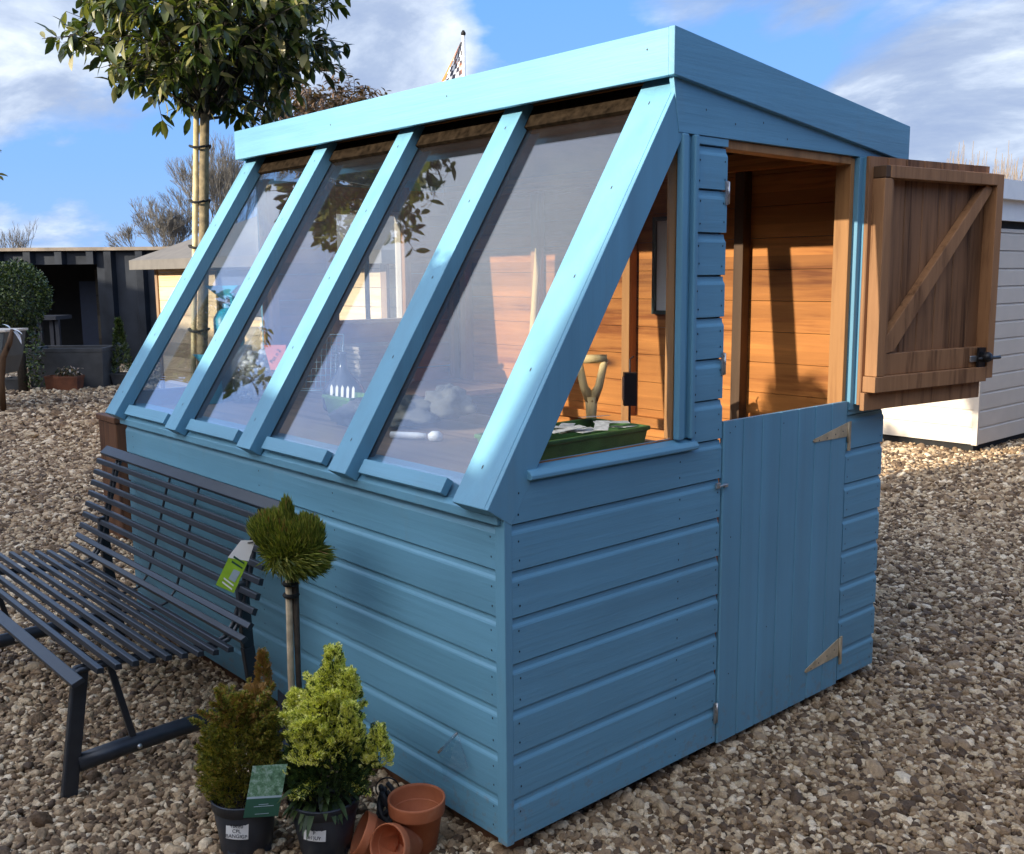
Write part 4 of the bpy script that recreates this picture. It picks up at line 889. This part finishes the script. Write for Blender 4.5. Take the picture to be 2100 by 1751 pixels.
# gnarled dark ornament
og = root('rope_ornament', (-.31, -.165, G), 'dark knotted rope like ornament with a loop behind the clay pots', 'ornament')
mb = MB(); rnd.seed(77)
for k in range(12):
    a0 = rnd.uniform(0, 6.28); pts = []
    for i in range(12):
        t = i/11; rr = .035*(1-.5*t); a = a0+t*5*(1 if k % 2 else -1); pts.append((-.285+rr*math.cos(a), -.165+rr*math.sin(a), G+.006+t*(.10+.012*(k % 4))))
    mb.tube(pts, [.010-.004*i/11 for i in range(12)], 7)
mb.build('body', simple('dark_root', (.022, .022, .025), .6, var=.4, sc=60, bs=.4), og)
mb = MB(); mb.tube([(-.285+.030*math.cos(a)*r_.x, -.165+.030*math.cos(a)*r_.y, G+.135+.030*math.sin(a)) for a in np.linspace(-.6, 3.7, 16)], .002, 6); mb.build('loop', BLKM, og)
# clear plastic sleeve by the wall, dark slate marker
cs = MB(); cs.add([(-.225, -.045, .165), (-.165, -.030, .235), (-.130, -.020, .150), (-.190, -.055, .10)], [(0, 1, 3), (1, 2, 3)]); cs.tube([(-.225, -.045, .165), (-.165, -.030, .235)], .004, 6); cs.tube([(-.165, -.030, .235), (-.135, -.022, .150)], .0015, 5)
tag(cs.build('plastic_sleeve', glass('clear_plastic', 2, .008)), 'crumpled clear plastic sleeve beside the golden conifer', 'plastic sleeve')
mb = MB(); mb.prism([(-.03, 0), (.04, 0), (.03, .09), (-.035, .13)], lambda u, p, q: T((-.93, -.10, G+.04), .5, R(-8)) @ Vector((p, u, q)), 0, .004)
mb.tube([(-.93, -.098, G), (-.93, -.098, G+.05)], .004, 5)
tag(mb.build('slate_marker', simple('dark_slate', (.03, .035, .045), .5)), 'dark slate plant marker between bench leg and olive conifer', 'marker')

# ------------------------------------------------------------------ bench
bn = root('garden_bench', (-1.68, -.35, G), 'anthracite metal slatted garden bench with curved back along the shed wall', 'bench')
BX0, BX1 = -2.42, -.93
seat = [(-.640, .340), (-.592, .338), (-.545, .335), (-.498, .331), (-.452, .326), (-.405, .320), (-.358, .313), (-.312, .305), (-.266, .302)]
back = [(-.222, .320), (-.200, .356), (-.185, .398), (-.172, .441), (-.160, .484), (-.148, .527), (-.136, .570), (-.124, .613), (-.112, .656)]
def slat(y, z, ang, w, t, x0=BX0, x1=BX1):
    mb = MB(); c, s = math.cos(ang), math.sin(ang)
    pr = [(-w/2, -t/2), (-w/2+.001, t/2-.002), (-w/2+.003, t/2), (w/2-.003, t/2), (w/2-.001, t/2-.002), (w/2, -t/2)]
    mb.prism([(y+p*c-q*s, z+p*s+q*c) for p, q in pr], lambda u, a, b: (u, a, b), x0, x1); return mb.build('slat', BENCH, bn, .0025)
slat(-.700, .322, R(22), .036, .014)
for i, (y, z) in enumerate(seat):
    slat(y, z, R(-4-i*.6), .020, .016)
for i, (y, z) in enumerate(back):
    a = [28, 52, 64, 72, 74, 74, 74, 74, 74][i]; slat(y, z, R(a), .022, .016, BX0+.006*i, BX1)
slat(-.092, .700, R(40), .042, .014, BX0+.07, BX1+.05)
curve = [(-.700, .300), (-.66, .320), (-.55, .316), (-.45, .306), (-.35, .294), (-.27, .286), (-.222, .298), (-.190, .335), (-.168, .395), (-.146, .470), (-.122, .560), (-.100, .640), (-.078, .690)]
for x in (-1.05, -2.22):
    for dx in (-.014, .014):
        mb = MB(); mb.tube([(x+dx, y, z-.004) for y, z in curve], .0075, 8); mb.build('side_rail', BENCH, bn)
for x in (-1.50, -1.74):
    mb = MB(); mb.tube([(x, y+.004, z-.001) for y, z in curve[2:]], .0045, 6); mb.build('tie_rod', BENCH, bn)
def flat(mb, a, b, w, t):
    a, b = Vector(a), Vector(b); d = (b-a).normalized(); xx = Vector((1, 0, 0)); n = d.cross(xx).normalized()
    vs = [p+xx*sx*t/2+n*sn*w/2 for p in (a, b) for sx, sn in ((-1, -1), (1, -1), (1, 1), (-1, 1))]
    mb.add(vs, [(0, 1, 2, 3), (7, 6, 5, 4), (0, 4, 5, 1), (1, 5, 6, 2), (2, 6, 7, 3), (3, 7, 4, 0)])
for x in (-1.05, -2.22):
    mb = MB(); flat(mb, (x, -.655, .315), (x, -.712, G-.006), .042, .026); mb.build('leg', BENCH, bn, .005)
    mb = MB(); flat(mb, (x, -.165, .46), (x, -.155, .25), .036, .026); flat(mb, (x, -.155, .252), (x, -.120, G-.006), .038, .026); mb.build('leg', BENCH, bn, .004)
    mb = MB(); mb.tube([(x, -.680, .045), (x, -.56, .052), (x, -.40, .056), (x, -.145, .058)], .0255, 12); mb.build('stretcher', BENCH, bn)
    mb = MB(); flat(mb, (x, -.575, .305), (x, -.520, .060), .018, .014); mb.build('stay', BENCH, bn, .002)
    mb = MB(); mb.lathe([(0, 0), (.008, 0), (.008, .006), (0, .006)], 8, 0, T((x+.022, -.515, .050), ry=R(90))); mb.build('bolt', STEEL, bn)
mb = MB(); mb.tube([(-2.21, -.60, .295), (-1.06, -.60, .295)], .012, 8); mb.build('cross_tube', BENCH, bn)

# ------------------------------------------------------------------ timber box behind the shed corner
mb = MB(); M = T((-3.83, .46, G), R(0))
mb.box((-.16, 0, 0), (.10, .30, .655), 0, M); mb.box((-.17, -.01, .6555), (.11, .31, .69), 0, M)
tag(mb.build('timber_box', SLEEP, None, .006), 'square dark brown timber post box at the far corner of the shed', 'post')

# ------------------------------------------------------------------ background left: dark corrugated store and its display
def cv(px_lat, depth, z): p = CAM+Vector((fw.x, fw.y, 0))*depth+Vector((r_.x, r_.y, 0))*px_lat; return Vector((p.x, p.y, z))
rx = Vector((r_.x, r_.y, 0)); fx = Vector((fw.x, fw.y, 0))
BM = Matrix(((rx.x, fx.x, 0, CAM.x+fx.x*17), (rx.y, fx.y, 0, CAM.y+fx.y*17), (0, 0, 1, G), (0, 0, 0, 1)))   # local x along the face, y away
CORR = simple('dark_blue_steel', (.020, .025, .034), .45, .3, var=.35, sc=3, bs=.1); CRAIL = simple('pale_roof_edge', (.26, .21, .16), .8, var=.3, sc=6)
def lat(px, depth=17): return (px-1050)/FPX*depth
st = root('steel_store', tuple(BM @ Vector((lat(150), 0, 0))), 'low dark corrugated steel store with a wide black opening', 'building')
def corr(mb, x0, x1, z0, z1, pitch=.52, M=BM):
    pts = []; x = x0
    while x < x1:
        for dx, dy in ((0, 0), (pitch*.24, -.0), (pitch*.32, -.11), (pitch*.54, -.11), (pitch*.62, 0)):
            if x+dx <= x1: pts.append((x+dx, dy))
        x += pitch
    pts.append((x1, 0)); vs = [(a, b, z0) for a, b in pts]+[(a, b, z1) for a, b in pts]; n = len(pts)
    mb.add(vs, [(i, i+1, i+1+n, i+n) for i in range(n-1)], 0, False, M)
xo = lat(212)
mb = MB(); corr(mb, lat(-330), xo, 1.68, 1.90); corr(mb, xo+.001, lat(480), 0, 1.90); mb.build('wall', CORR, st)
mb = MB(); mb.box((lat(-330), -.14, 1.901), (lat(480), 2.4, 1.955), 0, BM); mb.build('roof', CRAIL, st)
mb = MB(); mb.box((lat(-330), 2.30, 0), (lat(480), 2.38, 1.90), 0, BM); mb.box((xo, .02, 0), (xo+.05, 2.3, 1.89), 0, BM); mb.build('inner_wall', BLACK, st)  # black colour stands in for the shade inside the store
mb = MB(); mb.box((lat(162), .9, 0), (lat(209), .95, 1.60), 0, BM); mb.build('inner_panel', wood('shaded_panel', (.07, .06, .045), (.04, .035, .028), (.06, 1, 1), lines=(2, .2)), st)  # panel colour darkened for the shade inside the store
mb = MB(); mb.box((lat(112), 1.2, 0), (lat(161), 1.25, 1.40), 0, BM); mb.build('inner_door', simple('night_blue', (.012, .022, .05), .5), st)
# trestle inside
tt = root('trestle_table', tuple(BM @ Vector((lat(160), -1.2, 0))), 'pale topped trestle table in the dark store opening', 'table')
mb = MB(); mb.box((lat(115), -.9, .80), (lat(170), -.3, .86), 0, BM); mb.build('table_top', simple('shaded_pale_top', (.05, .05, .055), .6), tt)  # pale top coloured dark, with the shade of the opening in it
for a in (120, 132, 155, 166):
    mb = MB(); mb.box((lat(a)-.03, -.8, 0), (lat(a)+.03, -.74, .799), 0, BM); mb.build('leg', simple('shaded_grey_leg', (.04, .04, .045), .6), tt)  # leg colour darkened for the same shade
# display goods at 13 m
BM2 = Matrix(((rx.x, fx.x, 0, CAM.x+fx.x*13.2), (rx.y, fx.y, 0, CAM.y+fx.y*13.2), (0, 0, 1, G), (0, 0, 0, 1)))
l2 = lambda px: (px-1050)/FPX*13.2
TERRA_SH = simple('shaded_terracotta', (.16, .055, .025), .8, var=.4, sc=8)  # terracotta darkened to stand in for the shade over the display
GREYP = simple('grey_planter', (.065, .065, .065), .7, var=.3, sc=6)
mb = MB(); trough(mb, *(BM2 @ Vector(((l2(52)+l2(207))/2, .35, 0)))[:2], G, .95, .55, .54, .03, .03, .05, rz=YAW)
tag(mb.build('planter_trough', GREYP, None, .004), 'large low grey trough in front of the dark store', 'planter')
mb = MB(); p = BM2 @ Vector((l2(150), -.15, 0)); trough(mb, p.x, p.y, G, .26, .18, .20, .02, .015, .03, rz=YAW)
wbx = root('window_box', (p.x, p.y, G), 'terracotta coloured window box of pale flowers before the grey trough', 'planter'); mb.build('box', TERRA_SH, wbx)
mb = MB(); rnd.seed(5)
P = []; Dr = []; Up = []; Ln = []; Wd = []
for i in range(160): P.append(Vector((p.x, p.y, G+.18))+rx*rnd.uniform(-.14, .14)+fx*rnd.uniform(-.06, .06)+Vector((0, 0, rnd.uniform(0, .12)))); Dr.append(rv()); Up.append(Vector((0, 0, 1))); Ln.append(.05); Wd.append(.025)
leaves_mesh(mb, P, Dr, Up, Ln, Wd); mb.build('flowers', leafmat('dull_flower', [(.03, .04, .02), (.05, .06, .03), (.30, .18, .10), (.45, .40, .36)], .6), wbx)
mb = MB(); p = BM2 @ Vector((l2(115), -.12, 0)); trough(mb, p.x, p.y, G, .12, .16, .20, .01, .012, .02, rz=YAW)
tag(mb.build('clay_planter', TERRA_SH, None), 'narrow terracotta planter left of the flower window box', 'planter')
for px, lb_ in ((38, 'small grey square pot left of the grey trough'), (224, 'small grey square pot right of the grey trough')):
    mb = MB(); p = BM2 @ Vector((l2(px), -.1 if px < 100 else .4, 0)); trough(mb, p.x, p.y, G, .17, .17, .18, .025, .012, .025, rz=YAW)
    rt = root('square_pot', (p.x, p.y, G), lb_, 'planter', 'small grey square pots'); mb.build('pot', GREYP, rt)
    if px > 100:
        mb = MB(); conifer(mb, (p.x, p.y, G+.17), .72, lambda t, a: .13*(1-t)+.01, 700, lambda t, a, d: 0, .05, 51, fan=3, wmul=.3); mb.build('foliage', BOX, rt)
# topiary ball
c = cv(lat(44, 12.9), 12.9, 1.20)
tb_ = root('topiary_ball', (c.x, c.y, G), 'clipped round box topiary on a stem before the dark store', 'tree')
mb = MB(); mb.tube([(c.x, c.y, G), (c.x, c.y, 1.0)], .06, 8); mb.build('trunk', BARKD, tb_)
mb = MB(); rnd.seed(8); P = []; Dr = []; Up = []; Ln = []; Wd = []
for i in range(6500):
    d = rv(); q = d*(.41*(rnd.random()**.22)*(1+.14*mnoise.noise(d*3))); P.append(c+q); Dr.append((d+rv()*.9).normalized()); Up.append(rv()); Ln.append(rnd.uniform(.028, .045)); Wd.append(.022)
for i in range(420):
    h = rnd.random(); a = rnd.uniform(0, 6.28); rr = .14*math.sqrt(rnd.random())*(1-abs(h-.5)*.5); P.append(Vector((c.x+.1+rr*math.cos(a), c.y+.12+rr*math.sin(a), G+.1+h*.95))); Dr.append(rv()); Up.append(rv()); Ln.append(.05); Wd.append(.025)
leaves_mesh(mb, P, Dr, Up, Ln, Wd); mb.build('crown', BOX, tb_)
# barrow at far left edge
BD = 11.0
wbw = root('wheelbarrow', tuple(cv(lat(0, BD), BD, G)), 'grey metal barrow with dark wooden leg at the left edge', 'wheelbarrow')
Bq = Matrix(((rx.x, fx.x, 0, CAM.x+fx.x*BD), (rx.y, fx.y, 0, CAM.y+fx.y*BD), (0, 0, 1, G), (0, 0, 0, 1))); l6 = lambda px: (px-1050)/FPX*BD
mb = MB(); mb.prism([(l6(-120), .40), (l6(-110), .87), (l6(14), .87), (l6(4), .60), (l6(-10), .40)], lambda u, x, z: Bq @ Vector((x, u, z)), 0, .5); mb.build('tub', simple('grey_tub', (.10, .11, .11), .5, .3), wbw, .008)
mb = MB(); mb.tube([Bq @ Vector(v) for v in ((l6(34), -.03, .90), (l6(26), -.03, .76), (l6(10), -.03, .60), (l6(3), -.03, .35), (l6(2), -.03, 0))], [.022, .032, .036, .034, .032], 8); mb.build('leg', DARKW, wbw)
mb = MB(); mb.box((l6(-110), -.012, .871), (l6(18), .51, .892), 0, Bq); mb.build('rim', WSH, wbw)
fl = MB(); P = [Bq @ Vector((l6(30), -.03, .905))]*3; leaves_mesh(fl, P, [rx+Vector((0, 0, -.5)), rx+Vector((0, 0, .1)), rx*-.3+Vector((0, 0, .6))], [Vector((0, 0, 1))]*3, [.17, .12, .09], [.08, .05, .05], 0, .6)
tag(fl.build('white_flower', simple('white_petal', (.75, .75, .72), .5, bs=0)), 'single drooping white flower over the barrow edge', 'flower')

# ------------------------------------------------------------------ cream summerhouse behind the shed
sh = root('summerhouse', (-7.0, 3.0, G), 'cream planked summerhouse with grey hipped roof seen through the glazing', 'building')
HX0, HX1, HY = -9.18, -4.80, 3.0; EZ = 1.52
mb = MB(); wx0, wx1, wz0, wz1 = -7.75, -6.45, 1.02, EZ-.06
z = G
while z < EZ:
    t = min(z+.146, EZ)
    for a, b in (((HX0, wx0), 0), ((wx1, HX1), 0)): mb.box((a[0], HY-.012, z), (a[1], HY+.01, t))
    lo_, hi_ = z, min(t, wz0)
    if hi_-lo_ > .01: mb.box((wx0+.001, HY-.012, lo_), (wx1-.001, HY+.01, hi_))
    mb.box((HX1-.01, HY+.011, z), (HX1+.012, HY+3.6, t))
    z += .15
mb.build('wall', CREAM, sh)
mb = MB(); mb.box((HX0+.02, HY+.2, G), (HX1-.05, HY+3.5, EZ)); mb.build('inner_shell', simple('dark_interior', (.10, .11, .13), .8), sh)
mb = MB(); mb.box((wx0, HY-.02, wz1), (wx1, HY+.012, wz1+.06)); mb.box((wx0, HY-.02, wz0-.03), (wx1, HY+.012, wz0)); wfr = mb.build('window', WSH, sh)
mb = MB(); mb.box((wx0+.002, HY+.05, wz0+.001), (wx1-.002, HY+.06, wz1-.001)); mb.build('pane', simple('grey_window_pane', (.10, .12, .16), .15, bs=0), wfr)
mb = MB(); mb.box((HX1-.05, HY-.03, G), (HX1+.03, HY+.0, EZ)); mb.box((HX0-.01, HY-.03, G), (HX0+.05, HY+.0, EZ)); mb.build('corner_post', wood('dark_oak', (.30, .2, .12), (.2, .12, .07), (1, 1, .06), knots=False), sh)
ex0, ex1, ey0, ey1 = HX0-.22, HX1+.25, HY-.22, HY+3.8
mb = MB(); r0z = 2.42
mb.add([(ex0, ey0, EZ+.06), (ex1, ey0, EZ+.06), (ex1, ey1, EZ+.06), (ex0, ey1, EZ+.06), (ex0+1.7, HY+1.7, r0z), (ex1-1.7, HY+1.7, r0z), (ex0, ey0, EZ-.04), (ex1, ey0, EZ-.04), (ex1, ey1, EZ-.04), (ex0, ey1, EZ-.04)],
       [(0, 1, 5, 4), (1, 2, 5), (2, 3, 4, 5), (3, 0, 4), (6, 7, 1, 0), (7, 8, 2, 1), (8, 9, 3, 2), (9, 6, 0, 3), (9, 8, 7, 6)])
mb.build('roof', simple('taupe_roof', (.14, .128, .112), .85, var=.15, sc=8, bs=.3), sh)

# ------------------------------------------------------------------ white shed at the right
ws = root('white_shed', (-3.2, 7.5, G), 'white painted shiplap shed behind the open door leaf', 'shed')
WX, WY = -1.74, 6.49
def lap(mb, fn, u0, u1, z0, z1, p):
    z = z0
    while z < z1-.01:
        t = min(z+p, z1); mb.prism([(-.02, z), (.012, z), (.012, t-.022), (.003, t-.012), (.003, t-.004), (-.006, t-.004), (-.02, t)], fn, u0, u1); z += p
mb = MB(); lap(mb, lambda u, d, z: (WX+d, u, z), WY+.02, WY+3.6, .02, 1.72, .139); mb.build('side_wall', WSH, ws)
mb = MB(); lap(mb, lambda u, d, z: (u, WY-d*.35, z), WX-3.6, WX-.02, .02, 1.95, .139); mb.build('front_wall', WSH, ws)
mb = MB(); mb.box((WX-.03, WY-.016, .015), (WX+.016, WY+.019, 1.93)); mb.build('corner_trim', WSH, ws, .003)
mb = MB(); mb.box((WX-3.6, WY+.03, G), (WX-.03, WY+3.6, .015)); mb.box((WX-3.6, WY+.03, 1.5), (WX-.03, WY+3.6, 1.96)); mb.build('base', BLACK, ws)
mb = MB(); mb.box((WX+.018, WY-.2, 1.775), (WX+.05, WY+3.8, 1.93)); mb.box((WX-.02, WY-.2, 1.9305), (WX+.12, WY+3.8, 2.075))
mb.prism([(WX-3.6, 2.50), (WX-.021, 2.0), (WX-.021, 2.10), (WX-3.6, 2.60)], lambda u, x, z: (x, u, z), WY-.25, WY+3.8); mb.build('roof', simple('white_roof', (.80, .79, .75), .5, var=.04, bs=0), ws)
mb = MB(); mb.prism([(0, 0), (.05, .0), (.06, .16), (.015, .32)], lambda u, p, q: (WX-1.22+p, WY-.02+u, .18+q), 0, .006); mb.build('weathered_strip', simple('grey_strip', (.42, .38, .33), .8), ws)

# ------------------------------------------------------------------ far things: flag, bare trees, stems
fg = root('flagpole', (-14.46, 11.65, G), 'white flagpole with black finial rising behind the shed roof', 'flagpole')
mb = MB(); mb.tube([(-14.46, 11.65, G), (-14.46, 11.65, 6.08)], [.05, .033], 8); mb.build('pole', simple('white_pole', (.8, .8, .76), .4, bs=0), fg)
mb = MB(); mb.lathe([(0, 0), (.045, .01), (.05, .05), (.02, .1), (0, .1)], 8, 0, T((-14.46, 11.65, 6.08))); mb.build('finial', BLACK, fg)
def flagmat():
    m, nt, b = mat('checked_flag', (.8, .8, .8), .8)
    t = N(nt, 'ShaderNodeTexCoord'); ck = N(nt, 'ShaderNodeTexChecker', Scale=7.0); ck.inputs[1].default_value = (.80, .80, .78, 1); ck.inputs[2].default_value = (.04, .045, .07, 1); L(nt, t.outputs['UV'], ck.inputs[0])
    sp = N(nt, 'ShaderNodeSeparateXYZ'); L(nt, t.outputs['UV'], sp.inputs[0])
    c = mix(nt, ramp(nt, sp.outputs[1], [(.80, (0, 0, 0)), (.82, (1, 1, 1))]), ck.outputs[0], (.62, .17, .03))
    c = mix(nt, ramp(nt, noise(nt, 1.5), [(.55, (0, 0, 0)), (.6, (.7, .7, .7))]), c, (.45, .16, .06)); L(nt, c, b.inputs['Base Color']); return m
mb = MB(); n_, k_ = 14, 10; vs = []
for i in range(n_+1):
    t = i/n_
    for k in range(k_+1):
        u = k/k_; w = (.02+.50*t)*u
        fold = .05*math.sin(u*9+t*3)*(u); p = Vector((-14.46, 11.65, 5.98-t*.62-u*(.30*t+.02)))-rx*(w+.03)-fx*fold; vs.append(p)
mb.add(vs, [(i*(k_+1)+k, i*(k_+1)+k+1, (i+1)*(k_+1)+k+1, (i+1)*(k_+1)+k) for i in range(n_) for k in range(k_)], 0, True)
fo = mb.build('flag', flagmat()); tag(fo, 'limp black and white chequered flag with orange edge on the white pole', 'flag')
uv = fo.data.uv_layers.new(name='UVMap'); 
for lp in fo.data.loops:
    i, k = divmod(lp.vertex_index, k_+1); uv.data[lp.index].uv = (i/n_, k/k_)
def baretree(px, depth, h, spread, seed, label, stems=3, rad=.05, lv=5):
    rnd.seed(seed); b = cv(lat(px, depth), depth, G); t = root('bare_tree', tuple(b), label, 'tree', 'bare winter trees on the horizon'); mb = MB(); tr = MB()
    def grow(p, d, l, r, lev, m):
        e = p+d*l; mid = p+d*l*.5+rv()*l*.05; m.tube([p, mid, e], [r, r*.85, r*.7], 4 if lev > 2 else 3, cap=False)
        if lev == 0: return
        for k in range(rnd.choice((2, 3, 3))):
            nd = (d+rv()*spread+Vector((0, 0, .18))).normalized(); grow(p+d*l*rnd.uniform(.55, 1), nd, l*rnd.uniform(.62, .82), max(.006, r*.58), lev-1, mb)
    for s in range(stems):
        grow(b+rx*rnd.uniform(-.3, .3)*stems*.5, (Vector((0, 0, 1))+rv()*.28*spread).normalized(), h*.30, rad, lv, tr)
    tr.build('trunk', TWIG, t); mb.build('crown', TWIG, t)
baretree(378, 40, 5.0, .46, 3, 'wide bare tree left of the staked trunk', 6, .05, 7)
baretree(456, 42, 7.6, .38, 12, 'upright bare tree right of the staked trunk', 6, .06, 7)
baretree(40, 46, 5.0, .36, 5, 'small bare tree above the left end of the dark store', 3, .06, 5)
rnd.seed(4); mb = MB()
for i in range(620):
    px = rnd.uniform(1855, 2500); dp = rnd.uniform(28, 34); b = cv(lat(px, dp), dp, G); h = (4.55+.5*mnoise.noise(Vector((px*.01, 0, 0)))+rnd.uniform(-.9, .55))*min(1, .80+(px-1855)/500)
    lean = rv()*.22; lean.z = 0; mb.tube([b, b+lean*.4+Vector((0, 0, h*.6)), b+lean+Vector((0, 0, h))], [.03, .018, .008], 3, cap=False)
    for k in range(3): q = b+lean*.6+Vector((0, 0, h*rnd.uniform(.6, .9))); mb.tube([q, q+rv()*.15+Vector((0, 0, .45))], [.010, .005], 3, cap=False)
tag(mb.build('willow_stems', REED), 'thicket of pale upright winter stems beyond the white shed', 'thicket', kind='stuff')

# ------------------------------------------------------------------ unseen buildings added around the yard to throw shade and block sky
def plain_building(name, label, prof, y0, y1, wallm, roofm, doors):
    t = root(name, ((prof[0][0]+prof[-1][0])/2, (y0+y1)/2, G), label, 'building')
    mb = MB(); mb.prism(prof, lambda u, x, z: (x, u, z), y0, y1); mb.build('wall', wallm, t)
    mb = MB(); tp = [p for p in prof if p[1] > 1]
    for a, b in zip(tp, tp[1:]):
        if abs(a[0]-b[0]) > .5: mb.prism([(a[0], a[1]+.002), (b[0], b[1]+.002), (b[0], b[1]+.07), (a[0], a[1]+.07)], lambda u, x, z: (x, u, z), y0-.2, y1)
    mb.build('roof', roofm, t)
    for (xa, xb, za, zb, nm) in doors: mb = MB(); mb.box((xa, y1+.003, za), (xb, y1+.03, zb)); mb.build(nm, DARKW, t, .005)
plain_building('shade_block_south', 'unseen long timber building added south of the yard to shade the glazed front', [(-1.36, G), (-1.36, 2.90), (-12.2, 3.98), (-12.21, 4.8), (-30, 4.8), (-30, G)], -13, -6.5, SLEEP, FELT, ((-6, -4.2, G, 2.1, 'door'), (-9, -8, 1, 1.9, 'window')))  # added out of view; its roofline is shaped to throw the shade
plain_building('sky_block_east', 'unseen low timber building added to the east to block sky light on the door side', [(4.8, G), (4.8, 2.9), (11, 2.9), (11, G)], -5, 14, SLEEP, FELT, ())  # added out of view to cut sky light on the gable
plain_building('shade_block_tall', 'unseen tall brick building added south of the yard to shade the ground right of the shed', [(9, G), (9, 4.6), (-1.35, 4.6), (-1.35, G)][::-1], -13, -6.5, simple('brick', (.22, .09, .06), .9), FELT, ((2, 4.5, G, 2.8, 'door'), (-.4, .9, 1.2, 2.4, 'window')))  # added out of view, tall enough to shade the ground beside the shed
for o in list(bpy.data.objects):
    if '_o' in o: del o['_o']
